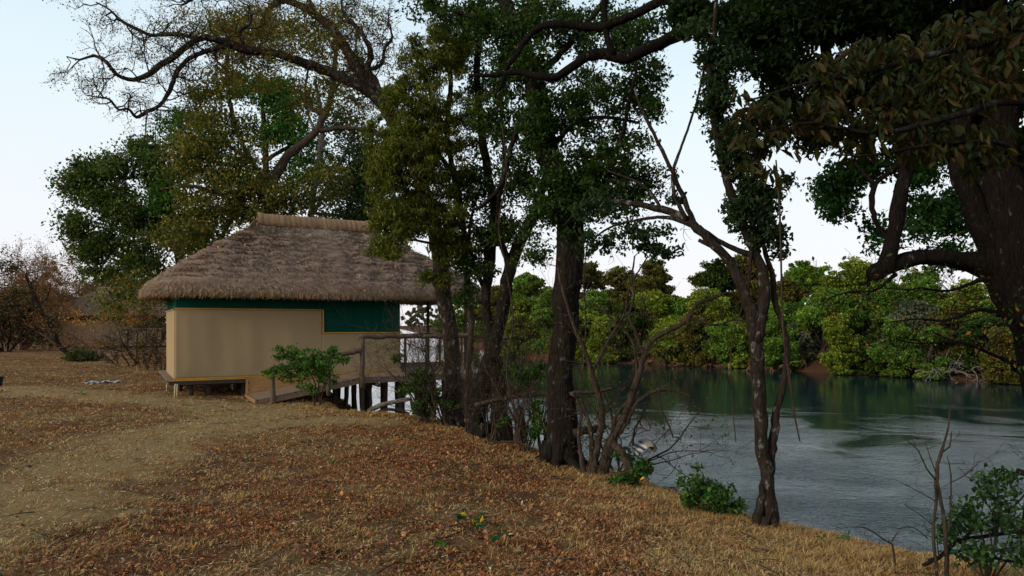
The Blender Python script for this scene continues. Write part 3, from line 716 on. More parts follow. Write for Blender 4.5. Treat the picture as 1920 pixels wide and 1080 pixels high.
def right_trees():
    # --- F: giant leaning trunk at the right edge
    Y = 6.5
    b = P(2010, 1000, Y)
    t = Tree('giant_leaning_tree', (b[0], b[1], zl(b[0], b[1])), 'massive dark tree at the right edge with a broken stub on its low left limb', seed=61)
    t.limb([(2030, 1130, Y, 95), (2010, 1000, Y, 82), (1992, 880, Y, 72), (1975, 780, Y, 66), (1958, 690, Y, 57), (1942, 615, Y, 56), (1920, 550, Y, 60), (1898, 480, Y, 58), (1884, 400, Y, 46), (1876, 300, Y, 39), (1868, 200, Y, 36), (1860, 100, Y, 37), (1855, 0, Y, 35), (1850, -200, Y, 30), (1830, -500, Y, 22)], 32, .35, ground=True)
    t.limb([(1885, 500, Y, 30), (1845, 440, Y, 25), (1818, 370, Y, 23), (1802, 300, Y, 21), (1798, 220, Y, 20), (1806, 120, Y, 22), (1818, 0, Y, 20), (1835, -160, Y, 17)], 16, .3)
    t.limb([(1900, 530, Y, 34), (1850, 500, Y, 25), (1800, 487, 6.45, 20), (1750, 482, 6.4, 17), (1700, 490, 6.35, 17), (1665, 502, 6.3, 18), (1643, 512, 6.3, 18), (1630, 518, 6.3, 14)], 16, .35)
    t.limb([(1662, 512, 6.3, 20), (1668, 470, 6.3, 17), (1680, 420, 6.3, 16), (1693, 350, 6.35, 14), (1702, 285, 6.4, 14), (1692, 200, 6.5, 12), (1660, 110, 6.6, 11), (1650, 0, 6.7, 9)], 12, .35)
    t.limb([(1700, 300, 6.4, 8), (1668, 322, 6.4, 6.5), (1642, 345, 6.4, 6), (1633, 380, 6.4, 6.5), (1641, 412, 6.4, 5.5), (1655, 435, 6.4, 5), (1668, 455, 6.35, 4)], 8, .4)
    t.limb([(1640, 345, 6.4, 5), (1620, 325, 6.5, 4), (1600, 300, 6.7, 3)], 6, .3)
    t.limb([(1650, -120, 7, 14), (1570, -60, 7, 13), (1548, 40, 7, 12), (1552, 110, 7, 11), (1565, 170, 7, 9), (1600, 230, 7, 7), (1640, 300, 7, 4)], 10, .3)
    t.limb([(1845, -190, 6.6, 22), (1740, -170, 6.8, 20), (1600, -110, 7.2, 18), (1480, -50, 7.6, 16), (1390, 6, 8, 15), (1340, 32, 8.1, 14.5), (1290, 56, 8.2, 14), (1235, 82, 8.3, 14), (1172, 107, 8.4, 12), (1118, 100, 8.5, 11.5), (1080, 120, 8.5, 10.5), (1045, 145, 8.6, 9), (1010, 143, 8.6, 7.5), (970, 135, 8.7, 6), (930, 141, 8.7, 5), (880, 142, 8.8, 3.5)], 12, .35)
    t.limb([(1480, -50, 7.6, 10), (1330, -30, 8, 10), (1240, 2, 8.2, 9.5), (1195, 24, 8.3, 9), (1135, 50, 8.4, 9), (1085, 49, 8.5, 8.5), (1045, 45, 8.5, 8), (1010, 52, 8.6, 7.5), (985, 75, 8.6, 6.5), (965, 105, 8.6, 6), (950, 130, 8.7, 5), (940, 160, 8.7, 4), (928, 178, 8.7, 2.5)], 10, .3)
    t.limb([(1140, -40, 8.3, 8), (1133, 25, 8.4, 7.5), (1139, 76, 8.4, 7.5), (1152, 102, 8.4, 7)], 8, .3)
    t.limb([(1800, 560, 6.4, 1), (1700, 545, 6.3, 2), (1620, 540, 6.3, 1.5), (1560, 555, 6.2, 1)], 5, .1) if False else None
    l1 = t.limb([(1900, 600, 6.3, 8), (1840, 580, 6, 4), (1780, 600, 5.8, 3), (1720, 598, 5.7, 2), (1670, 604, 5.6, 1.2)], 6, .3)
    l2 = t.limb([(1930, 690, 6.3, 8), (1870, 668, 6, 4), (1800, 642, 5.8, 3), (1730, 644, 5.7, 2), (1690, 640, 5.6, 1)], 6, .3)
    l3 = t.limb([(1680, 515, 6.3, 5), (1640, 545, 6.2, 3), (1590, 548, 6.1, 2), (1550, 560, 6, 1.2)], 6, .3)
    l4 = t.limb([(1850, 520, 6.2, 5), (1780, 545, 6, 3), (1720, 540, 5.9, 2), (1680, 560, 5.9, 1)], 6, .3)
    for l in (l1, l2, l3, l4): t.twigs_on(l, .09, .4, .005, 2, crook=.3, up=0)
    tp = np.array(t.tips); tp = tp[t.g.random(len(tp)) < .5]
    t.leaf(tp + t.g.normal(0, .02, tp.shape), np.ones(len(tp)), .05, .5, DKG + [(.2, .09, .03)], name='low_leaves', droop=.3)
    E = [(1480, 40, 90, 45, 7.4, .7, 70), (1600, 30, 110, 50, 7.2, .7, 84), (1740, 40, 110, 55, 7, .7, 90), (1870, 60, 90, 60, 7, .6, 70), (1690, 120, 110, 40, 7, .6, 50), (1840, 170, 90, 60, 6.9, .6, 60), (1450, 100, 50, 45, 7.4, .5, 34), (1500, 130, 40, 30, 7.4, .4, 16),
         (1760, 250, 70, 40, 7, .5, 28), (1900, 290, 40, 60, 7, .5, 20), (1400, 50, 50, 40, 7.6, .6, 34), (1310, 20, 60, 30, 7.9, .6, 26),
         (1580, 170, 70, 60, 7.6, .5, 40), (1700, 190, 80, 60, 7.6, .5, 46), (1820, 240, 60, 60, 7.6, .5, 30), (1470, 200, 50, 60, 7.7, .5, 26), (1530, 250, 40, 30, 7.7, .4, 14), (1600, -140, 300, 110, 7.2, 1.6, 160), (1850, -160, 260, 130, 6.5, 2.0, 150), (2100, 50, 130, 200, 6.0, 1.5, 110)]
    C, tone = t.clumps(E, .21, 46, .005)
    t.leaf(C, tone, .08, .5, [(.014, .028, .005), (.021, .038, .007), (.010, .020, .004)], name='crown', droop=.4)
    C, tone = t.clumps([(1570, 350, 45, 40, 8.2, .5, 22), (1620, 320, 45, 25, 8.2, .5, 18), (1570, 390, 32, 22, 8.1, .4, 10), (1640, 440, 45, 35, 8.3, .5, 7), (1740, 400, 50, 60, 8.3, .6, 26), (1800, 380, 30, 70, 8.4, .6, 18), (1770, 480, 50, 30, 8.3, .6, 10), (1720, 320, 50, 40, 8.3, .6, 22), (1905, 330, 20, 60, 8.4, .5, 10), (1835, 300, 25, 40, 8.4, .4, 8)], .20, 56, .005)
    t.leaf(C, tone, .065, .55, [(.03, .09, .02), (.045, .12, .025), (.02, .055, .015)], name='lower_crown', droop=.3)
    t.done('bark_black')

    # (crown continues above and behind the frame)
    # --- G: large-leaved branches close to the camera
    x0, y0 = 4.3, 3.0
    t = Tree('large_leaved_tree', (x0, y0, zl(x0, y0)), 'large-leaved tree close on the right whose olive-brown leaf sprays hang across the top right', seed=71)
    t.limb([(x0, y0, -.5, .16), (x0 - .05, y0, 1.2, .12), (x0 - .2, y0 + .1, 2.6, .10), (x0 - .3, y0 + .2, 4.0, .08), (x0 - .4, y0 + .3, 5.2, .05)], 12, .25, world=True)
    for z_, pts in ((2.6, [(1950, 190, 3.5, 9), (1800, 215, 3.3, 7), (1650, 250, 3.2, 5), (1520, 230, 3.15, 3), (1420, 250, 3.1, 2)]),
                    (3.2, [(1980, 60, 3.7, 9), (1800, 90, 3.5, 7), (1640, 130, 3.4, 5), (1500, 160, 3.3, 3.5), (1400, 190, 3.3, 2)]),
                    (2.2, [(1960, 320, 3.6, 6), (1880, 270, 3.4, 5), (1760, 270, 3.3, 3.5), (1640, 290, 3.2, 2.5), (1560, 290, 3.2, 1.6)])):
        a = pxl(pts); st = np.array([[x0 - .2, y0 + .1, z_, .05]])
        t.limb(np.vstack([st, a]), 7, .2, world=True)
    E = [(1440, 230, 50, 55, 3.2, .12, 13), (1400, 200, 25, 40, 3.25, .1, 5), (1520, 210, 60, 60, 3.25, .15, 15), (1620, 250, 60, 50, 3.3, .15, 13), (1700, 180, 80, 60, 3.4, .18, 20), (1800, 150, 80, 50, 3.5, .2, 18), (1880, 120, 60, 60, 3.6, .2, 13),
         (1760, 260, 80, 40, 3.35, .15, 15), (1860, 270, 50, 40, 3.5, .15, 9), (1560, 140, 60, 30, 3.4, .15, 9), (1410, 290, 22, 34, 3.2, .08, 4), (1450, 320, 30, 26, 3.2, .08, 4), (1900, 30, 60, 40, 3.7, .2, 9), (1650, 90, 90, 30, 3.5, .2, 12), (1800, 60, 90, 40, 3.6, .2, 12)]
    C, tone = t.clumps(E, .05, 1, .003, dn=3.2, dl=1)
    # rosettes of drooping leaves at each twig end
    g = t.g; k = 9
    CC = np.repeat(C, k, 0); ang = g.uniform(0, 6.283, len(CC)); dr = g.uniform(.3, 1.9, len(CC))
    ax = np.stack([np.cos(ang), np.sin(ang), -dr], -1); ax /= np.linalg.norm(ax, axis=1)[:, None]
    L = g.uniform(.04, .10, len(CC))
    CC = CC + ax * (L * .55)[:, None] + g.normal(0, .02, CC.shape)
    c = pal([(.026, .030, .005), (.020, .027, .005), (.032, .028, .006), (.016, .024, .005), (.055, .042, .009), (.04, .022, .006)], len(CC), g=g)
    leaves_mesh('crown', CC, L, g.uniform(.2, .38, (len(CC), 1)), c, M['leaf'], t.root, up=.8, droop=0, shape=6, axis=ax * 9, g=g)
    t.done('bark_dark')

def back_trees():
    # --- trees behind the hut
    def mk(name, label, seed, trunk, limbs, sets, bark='bark_mid', tw='bark_mid'):
        a = pxl(trunk[:1])[0]; t = Tree(name, (a[0], a[1], zl(a[0], a[1])), label, seed=seed)
        t.limb(trunk, 10, .3, ground=True)
        for l in limbs: t.limb(l, 7, .3)
        for nm, E, rc, nper, L, cols, wts in sets:
            C, tone = t.clumps(E, rc * 1.08, nper, .012, dn=1.5, dl=1.35)
            t.leaf(C, tone, L, .55, cols, wts, name=nm, droop=.3)
        t.done(bark, tw); return t
    Y = 27
    mk('spreading_tree', 'broad dark-green tree whose rounded lobes spread furthest left behind the thatched hut', 81,
       [(330, 680, Y, 14), (335, 600, Y, 12), (340, 520, Y, 11), (330, 450, Y, 9), (310, 380, Y, 6), (290, 300, Y, 4)],
       [[(335, 560, Y, 8), (290, 520, Y, 6), (230, 480, Y, 4), (170, 440, Y, 3)], [(330, 450, Y, 7), (270, 400, Y, 5), (200, 370, Y, 3), (160, 340, Y, 2)], [(335, 540, Y, 7), (400, 470, Y, 5), (440, 400, Y, 4)]],
       [('crown', [(160, 345, 42, 45, Y, 1.2, 46), (205, 315, 50, 30, Y, 1.2, 34), (140, 420, 30, 30, Y, 1, 22), (175, 465, 42, 30, Y, 1, 34), (225, 390, 60, 45, Y, 1.4, 50), (245, 450, 60, 40, Y, 1.4, 40), (275, 285, 38, 26, Y, 1.2, 26), (310, 330, 55, 40, Y, 1.4, 44), (310, 420, 60, 45, Y, 1.5, 44), (190, 510, 40, 14, Y, 1, 8), (370, 440, 60, 50, Y, 1.5, 40), (270, 500, 60, 30, Y, 1.2, 26)],
         .52, 72, .15, [(.045, .075, .016), (.065, .10, .022), (.03, .05, .014), (.10, .12, .03)], None)])
    Y = 31
    mk('bright_green_tree', 'fresh bright-green tree showing in gaps of the darker crowns above the hut', 82,
       [(520, 680, Y, 12), (515, 560, Y, 10), (505, 430, Y, 9), (500, 330, Y, 7), (495, 240, Y, 5), (490, 180, Y, 3)],
       [[(505, 400, Y, 5), (420, 390, Y, 4), (340, 380, Y, 2)], [(500, 300, Y, 5), (560, 260, Y, 3), (580, 220, Y, 2)]],
       [('crown', [(480, 165, 65, 28, Y, 1.4, 40), (530, 185, 50, 35, Y, 1.4, 34), (545, 245, 38, 38, Y, 1.3, 32), (505, 240, 40, 45, Y, 1.3, 26), (310, 375, 32, 30, 26.0, .6, 26), (565, 320, 38, 30, Y, 1.2, 24), (340, 225, 45, 26, Y, 1.2, 18), (320, 255, 40, 20, Y, 1.2, 12), (385, 270, 30, 30, Y, 1, 8), (590, 290, 30, 30, Y, 1, 10)],
         .5, 70, .15, BRG, None)])
    Y = 24
    mk('mottled_tree', 'mottled olive tree with yellowing and brown leaves rising directly behind the roof ridge', 83,
       [(505, 690, Y, 15), (506, 560, Y, 13), (508, 430, Y, 12), (513, 340, Y, 11), (550, 283, Y, 9), (590, 250, Y, 8), (613, 205, Y, 7), (625, 160, Y, 6), (630, 90, Y, 4)],
       [[(510, 360, Y, 8), (470, 300, Y, 6), (440, 230, Y, 5), (425, 150, Y, 4), (430, 80, Y, 3)], [(600, 245, Y, 6), (640, 240, Y, 5), (690, 245, Y, 4), (730, 265, Y, 3)],
        [(613, 215, Y, 6), (580, 200, Y, 4), (572, 170, Y, 3), (580, 120, Y, 2)], [(508, 420, Y, 7), (440, 380, Y, 5), (370, 350, Y, 4), (300, 355, Y, 2)], [(625, 170, Y, 4), (660, 120, Y, 3), (670, 60, Y, 2)], [(470, 300, Y, 4), (400, 250, Y, 3), (370, 180, Y, 2)]],
       [('crown', [(400, 190, 60, 60, Y, 1.5, 30), (440, 130, 70, 50, Y, 1.5, 22), (430, 270, 75, 60, Y, 1.5, 46), (480, 350, 80, 55, Y, 1.6, 66), (400, 360, 75, 55, Y, 1.6, 60), (380, 270, 60, 70, Y, 1.6, 36), (350, 440, 70, 45, Y, 1.5, 36), (460, 400, 70, 30, Y, 1.5, 34), (560, 380, 60, 40, Y, 1.5, 30), (350, 290, 45, 50, Y, 1.4, 22), (610, 330, 50, 50, Y, 1.4, 22), (540, 60, 140, 50, Y, 1.6, 40), (640, 150, 70, 60, Y, 1.5, 26), (450, 60, 80, 40, Y, 1.5, 24), (280, 540, 60, 40, Y, 1.4, 20), (220, 560, 50, 30, Y, 1.2, 10)],
         .46, 66, .125, MOT, [4, 4, 1.6, 1.2, 4, .5])])
    Y = 26
    mk('pale_stemmed_tree', 'small-crowned tree with two pale stems seen just right of the roof ridge', 84,
       [(592, 690, Y, 8), (590, 560, Y, 7.5), (583, 405, Y, 7), (594, 330, Y, 6.5), (604, 255, Y, 6), (600, 200, Y, 4), (590, 150, Y, 3)],
       [[(588, 400, Y, 5), (640, 300, Y, 4), (660, 260, Y, 3)], [(604, 270, Y, 4), (580, 220, Y, 3), (575, 190, Y, 2)]],
       [('crown', [(650, 360, 50, 40, Y, 1.4, 26), (700, 390, 50, 35, Y, 1.4, 24), (660, 290, 50, 40, Y, 1.4, 22), (590, 190, 40, 50, Y, 1.2, 10), (700, 330, 50, 50, Y, 1.4, 22), (650, 235, 50, 40, Y, 1.4, 20), (690, 285, 40, 45, Y, 1.4, 18)],
         .48, 60, .13, [(.022, .045, .014), (.03, .06, .018), (.05, .06, .02)], None)], 'bark_pale', 'bark_pale')
    Y = 33
    mk('background_evergreen_tree', 'dark evergreen tree filling the gap between the roof ridge and the feathery foliage', 85,
       [(690, 690, Y, 10), (695, 560, Y, 9), (700, 440, Y, 8), (690, 340, Y, 5), (700, 250, Y, 3)],
       [[(698, 420, Y, 5), (640, 405, Y, 4), (590, 400, Y, 3)], [(698, 430, Y, 5), (760, 400, Y, 4), (800, 380, Y, 3)]],
       [('crown', [(640, 410, 60, 30, Y, 1.5, 20), (720, 400, 70, 35, Y, 1.5, 26), (700, 330, 60, 50, Y, 1.5, 30), (650, 340, 50, 40, Y, 1.5, 16), (790, 400, 60, 50, Y, 1.5, 24), (720, 440, 60, 20, Y, 1.5, 12), (850, 480, 60, 50, Y, 1.5, 22), (800, 300, 60, 80, Y, 1.5, 30)],
         .6, 64, .17, DKG, None)])

def left_background():
    def bush(name, label, cat, px, py, Y, hpx, spread, n, cols, wts, seed, bark='bark_mid', r=.05, depth=3, nleaf=3, L=.08, lean=0, nm='foliage', up=.04, stem='stem', leafmin=0):
        b = P(px, py, Y); z0 = zl(b[0], b[1]); t = Tree(name, (b[0], b[1], z0), label, cat, seed=seed)
        Hh = hpx / F * Y
        for k in range(n):
            a = t.g.uniform(0, 6.283); s = t.g.uniform(.3, 1) * spread
            d = (math.cos(a) * s + lean, math.sin(a) * s, 1)
            t.grow((b[0] + math.cos(a) * .25, b[1] + math.sin(a) * .25, z0 - .1), d, Hh * t.g.uniform(.45, .75), r * t.g.uniform(.5, 1), depth, crook=.16, up=up, nb=4, ratio=.6, tubes=t.wood, minr=.006 if Y > 25 else .003)
        tp = np.array(t.tips)
        if leafmin and nleaf: tp = tp[tp[:, 2] > z0 + leafmin * Hh]
        if nleaf:
            C = np.repeat(tp, nleaf, 0) + t.g.normal(0, .14, (len(tp) * nleaf, 3))
            t.leaf(C, np.ones(len(C)), L, .55, cols, wts, name=nm)
        t.done(bark, trunk=stem)
    bush('bare_tree', 'reddish-brown bare tree with a fine domed twig crown at the far left edge', 'tree', 35, 652, 48, 225, .9, 7, BRN, None, 91, 'bark_red', .14, 4, 3, .11, stem='trunk', nm='crown')
    bush('bare_tree', 'grey-brown nearly bare tree just left of the far cabin', 'tree', 118, 655, 52, 175, .8, 6, BRN + OLV[:1], None, 92, 'bark_red', .12, 4, 3, .11, stem='trunk', nm='crown')
    bush('dark_leafy_tree', 'small dark-leaved tree under the bare crown at the left edge', 'tree', 10, 660, 44, 170, .8, 6, [(.035, .045, .02), (.06, .05, .025), (.09, .05, .025)], None, 93, 'bark_dark', .1, 3, 22, .16, stem='trunk', nm='crown')
    # leaning trunk
    b = P(145, 672, 36); t = Tree('leaning_tree', (b[0], b[1], zl(b[0], b[1])), 'leaning dark trunk slanting up to the left in front of the bare trees', 'tree', seed=94)
    c = t.limb([(150, 676, 36, 6), (128, 662, 36, 5.5), (108, 645, 36, 5.2), (95, 610, 36, 5), (75, 580, 36, 4.2), (60, 545, 36, 3.6), (48, 515, 36, 2.5)], 8, .3, ground=True)
    c2 = t.limb([(78, 582, 36, 3), (40, 573, 36, 2.4), (0, 575, 36, 2)], 6, .3); t.twigs_on(c, .5, 1.6, .03, 3, crook=.2); t.twigs_on(c2, .5, 1.2, .02, 3, crook=.2)
    tp = np.array(t.tips); t.leaf(np.repeat(tp, 3, 0) + t.g.normal(0, .12, (len(tp) * 3, 3)), np.ones(len(tp) * 3), .10, .55, BRN); t.done('bark_dark')
    bush('autumn_bush', 'bush with bright orange leaves in front of the far cabin', 'bush', 200, 668, 34, 135, .7, 4, ORG + BRN, [3, 2, 2, 2, 1, 1, 1, 1], 95, 'bark_red', .05, 3, 4, .12, leafmin=.5)
    bush('autumn_bush', 'rusty brown bush between the far cabin and the thatched hut', 'bush', 268, 668, 30, 150, .7, 5, BRN + OLV[:2], None, 96, 'bark_mid', .05, 3, 4, .12, leafmin=.5)
    bush('autumn_bush', 'reddish half-bare bush with a few leaves at the left end of the far cabin', 'bush', 136, 664, 40, 120, .8, 4, BRN + ORG[2:3], None, 97, 'bark_red', .05, 2, 3, .12, leafmin=.55)
    bush('bare_bush', 'grey leafless bush with upright stems beside the left wall of the hut', 'bush', 236, 668, 28, 95, .6, 5, BRN, None, 98, 'bark_mid', .035, 3, 0)
    bush('bare_bush', 'leafless tangle of thin stems nearest the hut wall on its left', 'bush', 292, 670, 26, 105, .5, 6, BRN, None, 99, 'bark_mid', .03, 3, 1)
    bush('green_bush', 'low dark-green bush on the ground below the far cabin', 'bush', 158, 672, 33, 24, 1.2, 9, [(.03, .05, .015), (.08, .08, .02)], None, 100, 'bark_dark', .03, 2, 16, .12)
    for i, (px, py, Y, hp, lb) in enumerate(((45, 655, 75, 120, 'hazy brown tree low on the skyline behind the leaning trunk'), (95, 652, 90, 110, 'small faint tree behind the fine-twigged grey-brown tree'), (-30, 655, 70, 150, 'brown tree cut by the left edge behind the domed bare tree'), (170, 652, 85, 130, 'olive-brown tree showing above the far cabin roof'), (240, 652, 80, 150, 'brown thicket tree above the right end of the far cabin'), (300, 652, 70, 190, 'dark tree behind the hut wall on its left'))):
        bush('thicket_tree', lb, 'tree', px, py, Y, hp, 1.0, 6, BRN + OLV[2:3] + DKG[:1], None, 110 + i, 'bark_mid', .12, 3, 14, .30, stem='trunk', nm='crown')

def far_bank():
    g0 = np.random.default_rng(500)
    # (px, top_py, dY behind shoreline, half width px, palette, label)
    PL = {'yg': (YEL + BRG[:1], [3, 3, 1.5, 1.5, 2]), 'g': ([(.09, .18, .025), (.13, .22, .03), (.06, .12, .018), (.19, .24, .028)], None), 'dk': (DKG + OLV[:1], None), 'ol': (OLV + BRN[:1], None), 'br': (BRN[:2] + OLV + OLV + [(.2, .14, .06)], None), 'gy': ([(.13, .14, .09), (.10, .11, .06), (.16, .16, .10)], None)}
    spec = [
        (795, 566, 120, 40, 'gy', 'greyish tree beyond the railing, furthest along the river'),  # grey palette here paints distance haze into the leaf colour
        (845, 556, 40, 38, 'g', 'rounded green tree on the far bank behind the deck posts'),
        (885, 545, 12, 40, 'g', 'green tree on the far bank framed between the arching tree and the twin stems'),
        (930, 530, 14, 44, 'ol', 'olive tree on the far bank behind the twin-stemmed tree'),
        (975, 560, 4, 40, 'yg', 'low yellow-green tree on the far bank left of the thick trunk'),
        (985, 512, 16, 46, 'g', 'taller green tree behind the low yellow-green one left of the thick trunk'),
        (1035, 540, 8, 44, 'g', 'far-bank green tree mostly hidden by the thick trunk'),
        (1105, 590, 3, 42, 'yg', 'yellowish shrubby tree at the waterline right of the thick trunk'),
        (1120, 545, 8, 46, 'g', 'fresh green domed tree on the far bank right of the thick trunk'),
        (1100, 492, 18, 50, 'ol', 'tall olive tree on the skyline right of the thick trunk'),
        (1165, 500, 20, 50, 'ol', 'tall olive-brown tree on the skyline behind the bare shrub'),
        (1175, 590, 3, 40, 'dk', 'dark bushy tree at the waterline behind the bare shrub'),
        (1225, 488, 18, 40, 'br', 'thin brownish tree on the skyline left of the pale sky gap'),
        (1225, 545, 7, 42, 'yg', 'bright yellow-green tree on the far bank below the sky gap'),
        (1270, 605, 3, 34, 'yg', 'small yellow tree hanging over the water below the arching limb'),
        (1285, 560, 9, 44, 'g', 'green tree on the far bank left of the forked tree'),
        (1330, 545, 8, 46, 'yg', 'yellow-green tree just left of the forked trunk'),
        (1345, 482, 20, 48, 'dk', 'tall dark domed tree on the skyline behind the forked tree'),
        (1400, 476, 22, 50, 'ol', 'tall olive tree whose crown is crossed by the forked trunk'),
        (1385, 600, 2, 38, 'yg', 'yellow-green tree at the waterline touching the forked trunk'),
        (1455, 560, 8, 44, 'g', 'green tree immediately right of the forked trunk'),
        (1500, 489, 60, 62, 'g', 'flat-topped green tree furthest back in the sky gap'),
        (1475, 525, 16, 40, 'br', 'brown-leaved tree beneath the flat-topped skyline tree'),
        (1490, 610, 3, 36, 'gy', 'greyish half-bare tree above the fallen red branches'),
        (1545, 545, 5, 60, 'g', 'big green tree overhanging the water in the middle of the right-hand bank'),
        (1605, 484, 13, 66, 'yg', 'tallest bright green domed tree left of the broken limb stub'),
        (1660, 530, 8, 54, 'g', 'green tree on the far bank below the broken limb stub'),
        (1640, 625, 2, 36, 'dk', 'dark low tree in shadow at the waterline below the stub'),
        (1715, 560, 5, 52, 'gy', 'grey-green willowy tree on the right-hand far bank'),
        (1730, 500, 14, 60, 'g', 'green skyline tree seen under the giant tree\'s limb'),
        (1775, 580, 4, 50, 'ol', 'pale olive tree above the tangle of dead branches'),
        (1820, 520, 10, 60, 'yg', 'yellow-green tree seen under the arch of the giant trunk'),
        (1850, 600, 3, 46, 'dk', 'dark green tree at the waterline against the giant trunk'),
        (1930, 540, 6, 70, 'g', 'far-bank green tree mostly hidden behind the giant trunk'),
    ]
    for px in (955, 1062, 1140, 1250, 1302, 1355, 1465, 1575, 1680, 1745, 1880):
        spec.append((px + int(g0.integers(-8, 8)), int(g0.integers(575, 620)), 0.2, 32, ('yg', 'g', 'g', 'ol', 'yg')[int(g0.integers(5))], 'low green bush overhanging the water along the far bank'))
    for k, px in enumerate(range(945, 1960, 62)):
        spec.append((px + int(g0.integers(-14, 14)), int(g0.integers(535, 568)), 34, 58, ('g', 'ol', 'dk')[k % 3], 'green tree in the second row of the far-bank wood, seen only through gaps'))
    fy_px = np.array([720, 750, 785, 830, 880, 930, 1000, 1080, 1200, 1400, 1550, 1700, 1800, 1900, 2100]); fy = np.array([1700, 700, 330, 175, 115, 88, 74, 69, 65, 59, 53, 48.5, 46, 43, 39.5])
    def shoreY(px): return float(np.exp(np.interp(px, fy_px, np.log(fy))))
    for i, (px, top, dY, hw, pk, lb) in enumerate(spec):
        Y = shoreY(px) + dY * .75 - .3
        b = P(px, 600, Y); z0 = zl(b[0], b[1])
        bush = lb.startswith('low green bush'); t = Tree('far_bank_bush' if bush else 'far_bank_tree', (b[0], b[1], z0), lb, 'bush' if bush else 'tree', 'bushes overhanging the far waterline' if bush else 'trees along the far bank', seed=200 + i)
        ztop = H - (top - HZ) / F * Y; wr = hw / F * Y; hh = ztop - z0; g = t.g
        low = dY < 10
        # trunk + leaning limbs
        t.limb([(b[0], b[1], z0 - .2, .22), (b[0] + g.normal(0, .3), b[1], z0 + hh * .3, .18), (b[0] + g.normal(0, .5), b[1], z0 + hh * .6, .12), (b[0] + g.normal(0, .5), b[1], z0 + hh * .85, .05)], 6, .2, world=True)
        for k in range(5):
            a = g.uniform(0, 6.283); s = wr * g.uniform(.5, .9)
            t.limb([(b[0], b[1], z0 + hh * .12, .12), (b[0] + math.cos(a) * s * .5, b[1] + math.sin(a) * s * .5, z0 + hh * g.uniform(.25, .45), .09), (b[0] + math.cos(a) * s, b[1] + math.sin(a) * s, z0 + hh * g.uniform(.45, .8), .03)], 5, .2, world=True)
        E = []; nl = 12 if low else 11
        for k in range(nl):
            u = g.uniform(-1, 1); v = g.uniform(0, 1)
            lz = ztop - hh * (.14 + (.84 if low else .76) * v); rw = wr * (.34 + .32 * g.random())
            lim = math.sqrt(max(.12, 1 - (max(0, .45 - v) / .5) ** 2))
            cx = b[0] + u * wr * .72 * lim; cy = b[1] + g.uniform(-.85, .45) * wr * lim
            E.append((cx, cy, lz, rw, rw * g.uniform(.55, .8)))
        E.append((b[0], b[1], ztop - wr * .38, wr * .5, wr * .36))
        cs = []
        for (cx, cy, cz, rw, rh) in E:
            n = 34 if Y < 110 else 10
            u = g.normal(0, 1, (n, 3)); u /= np.linalg.norm(u, axis=1)[:, None]; u *= (g.random(n) ** .4)[:, None]
            cs.append(np.array([cx, cy, cz]) + u * np.array([rw, rw, rh]))
        cs = np.vstack(cs); nper = 100 if Y < 110 else 60
        n = len(cs) * nper; u = g.normal(0, 1, (n, 3)); u /= np.linalg.norm(u, axis=1)[:, None]; u *= (g.random(n) ** .45)[:, None]
        rc = np.repeat(np.minimum(wr, 2.2) * .22 * g.uniform(.45, 1.6, len(cs)), nper)
        C = np.repeat(cs, nper, 0) + u * rc[:, None] * np.array([1, 1, .65]); tone = np.repeat(1 + g.normal(0, .14, len(cs)) + np.repeat(g.normal(0, .16, len(E)), len(cs) // len(E)), nper)
        ok = C[:, 2] > -1.9; C, tone = C[ok], tone[ok]
        cols, wts = PL[pk]
        t.leaf(C, tone,   .0040 * Y if Y < 110 else .0045 * Y, .65, cols, wts, droop=.2, up=.9)
        t.done('bark_mid')
    # dead red-barked branches at the waterline
    for i, (px, Y, hp, n, bk, lb) in enumerate(((1485, 56.5, 75, 9, 'bark_red', 'fallen orange-red dead branches at the far waterline right of the forked trunk'), (1790, 47, 60, 16, 'bark_pale', 'tangle of pale dead branches at the far waterline under the olive tree'), (1225, 64.5, 40, 8, 'bark_red', 'low reddish dead branches at the far waterline behind the bare shrub'), (1720, 49, 40, 9, 'bark_mid', 'grey dead twigs trailing into the water left of the pale tangle'), (1330, 61.5, 35, 8, 'bark_red', 'thin red roots exposed on the far bank left of the forked trunk'))):
        x = (px - 960) / F * Y; z0 = zl(x, Y)
        t = Tree('dead_branches', (x, Y, z0), lb, 'dead branches', seed=300 + i)
        for k in range(n):
            a = t.g.uniform(0, 6.283)
            t.grow((x + t.g.normal(0, hp / F * Y * .5), Y + t.g.normal(0, .6), z0 + .2), (math.cos(a) * 1.2, math.sin(a) * .6 - .5, t.g.uniform(.0, .9)), hp / F * Y * t.g.uniform(.5, 1), .07, 2, crook=.25, up=-.04, nb=3, tubes=t.wood, minr=.012)
        t.done(bk, trunk='branch')

# ------------------------------------------------------------------ shrubs and small plants
def sticks():
    g = np.random.default_rng(900); tb = Tubes()
    x, y, r = polar(260, 4.2, 26, g=g); dn = sdist(x, y, NEAR)
    for i in range(len(x)):
        if dn[i] > -.1: continue
        L = g.uniform(.12, .55); a = g.uniform(0, 6.283); pts = []
        for f in (0, .35, .7, 1):
            px_, py_ = x[i] + math.cos(a) * L * f + g.normal(0, .015), y[i] + math.sin(a) * L * f + g.normal(0, .015)
            pts.append((px_, py_, zl(px_, py_) + .012 + g.uniform(0, .02), .0045 * (1 - .6 * f) * g.uniform(.6, 1.5)))
        tb.add(catmull(np.array(pts), .06), 5)
    tag(tb.build('fallen_twigs', M['bark_mid']), 'small fallen twigs scattered over the litter and path', 'twigs', kind='stuff')

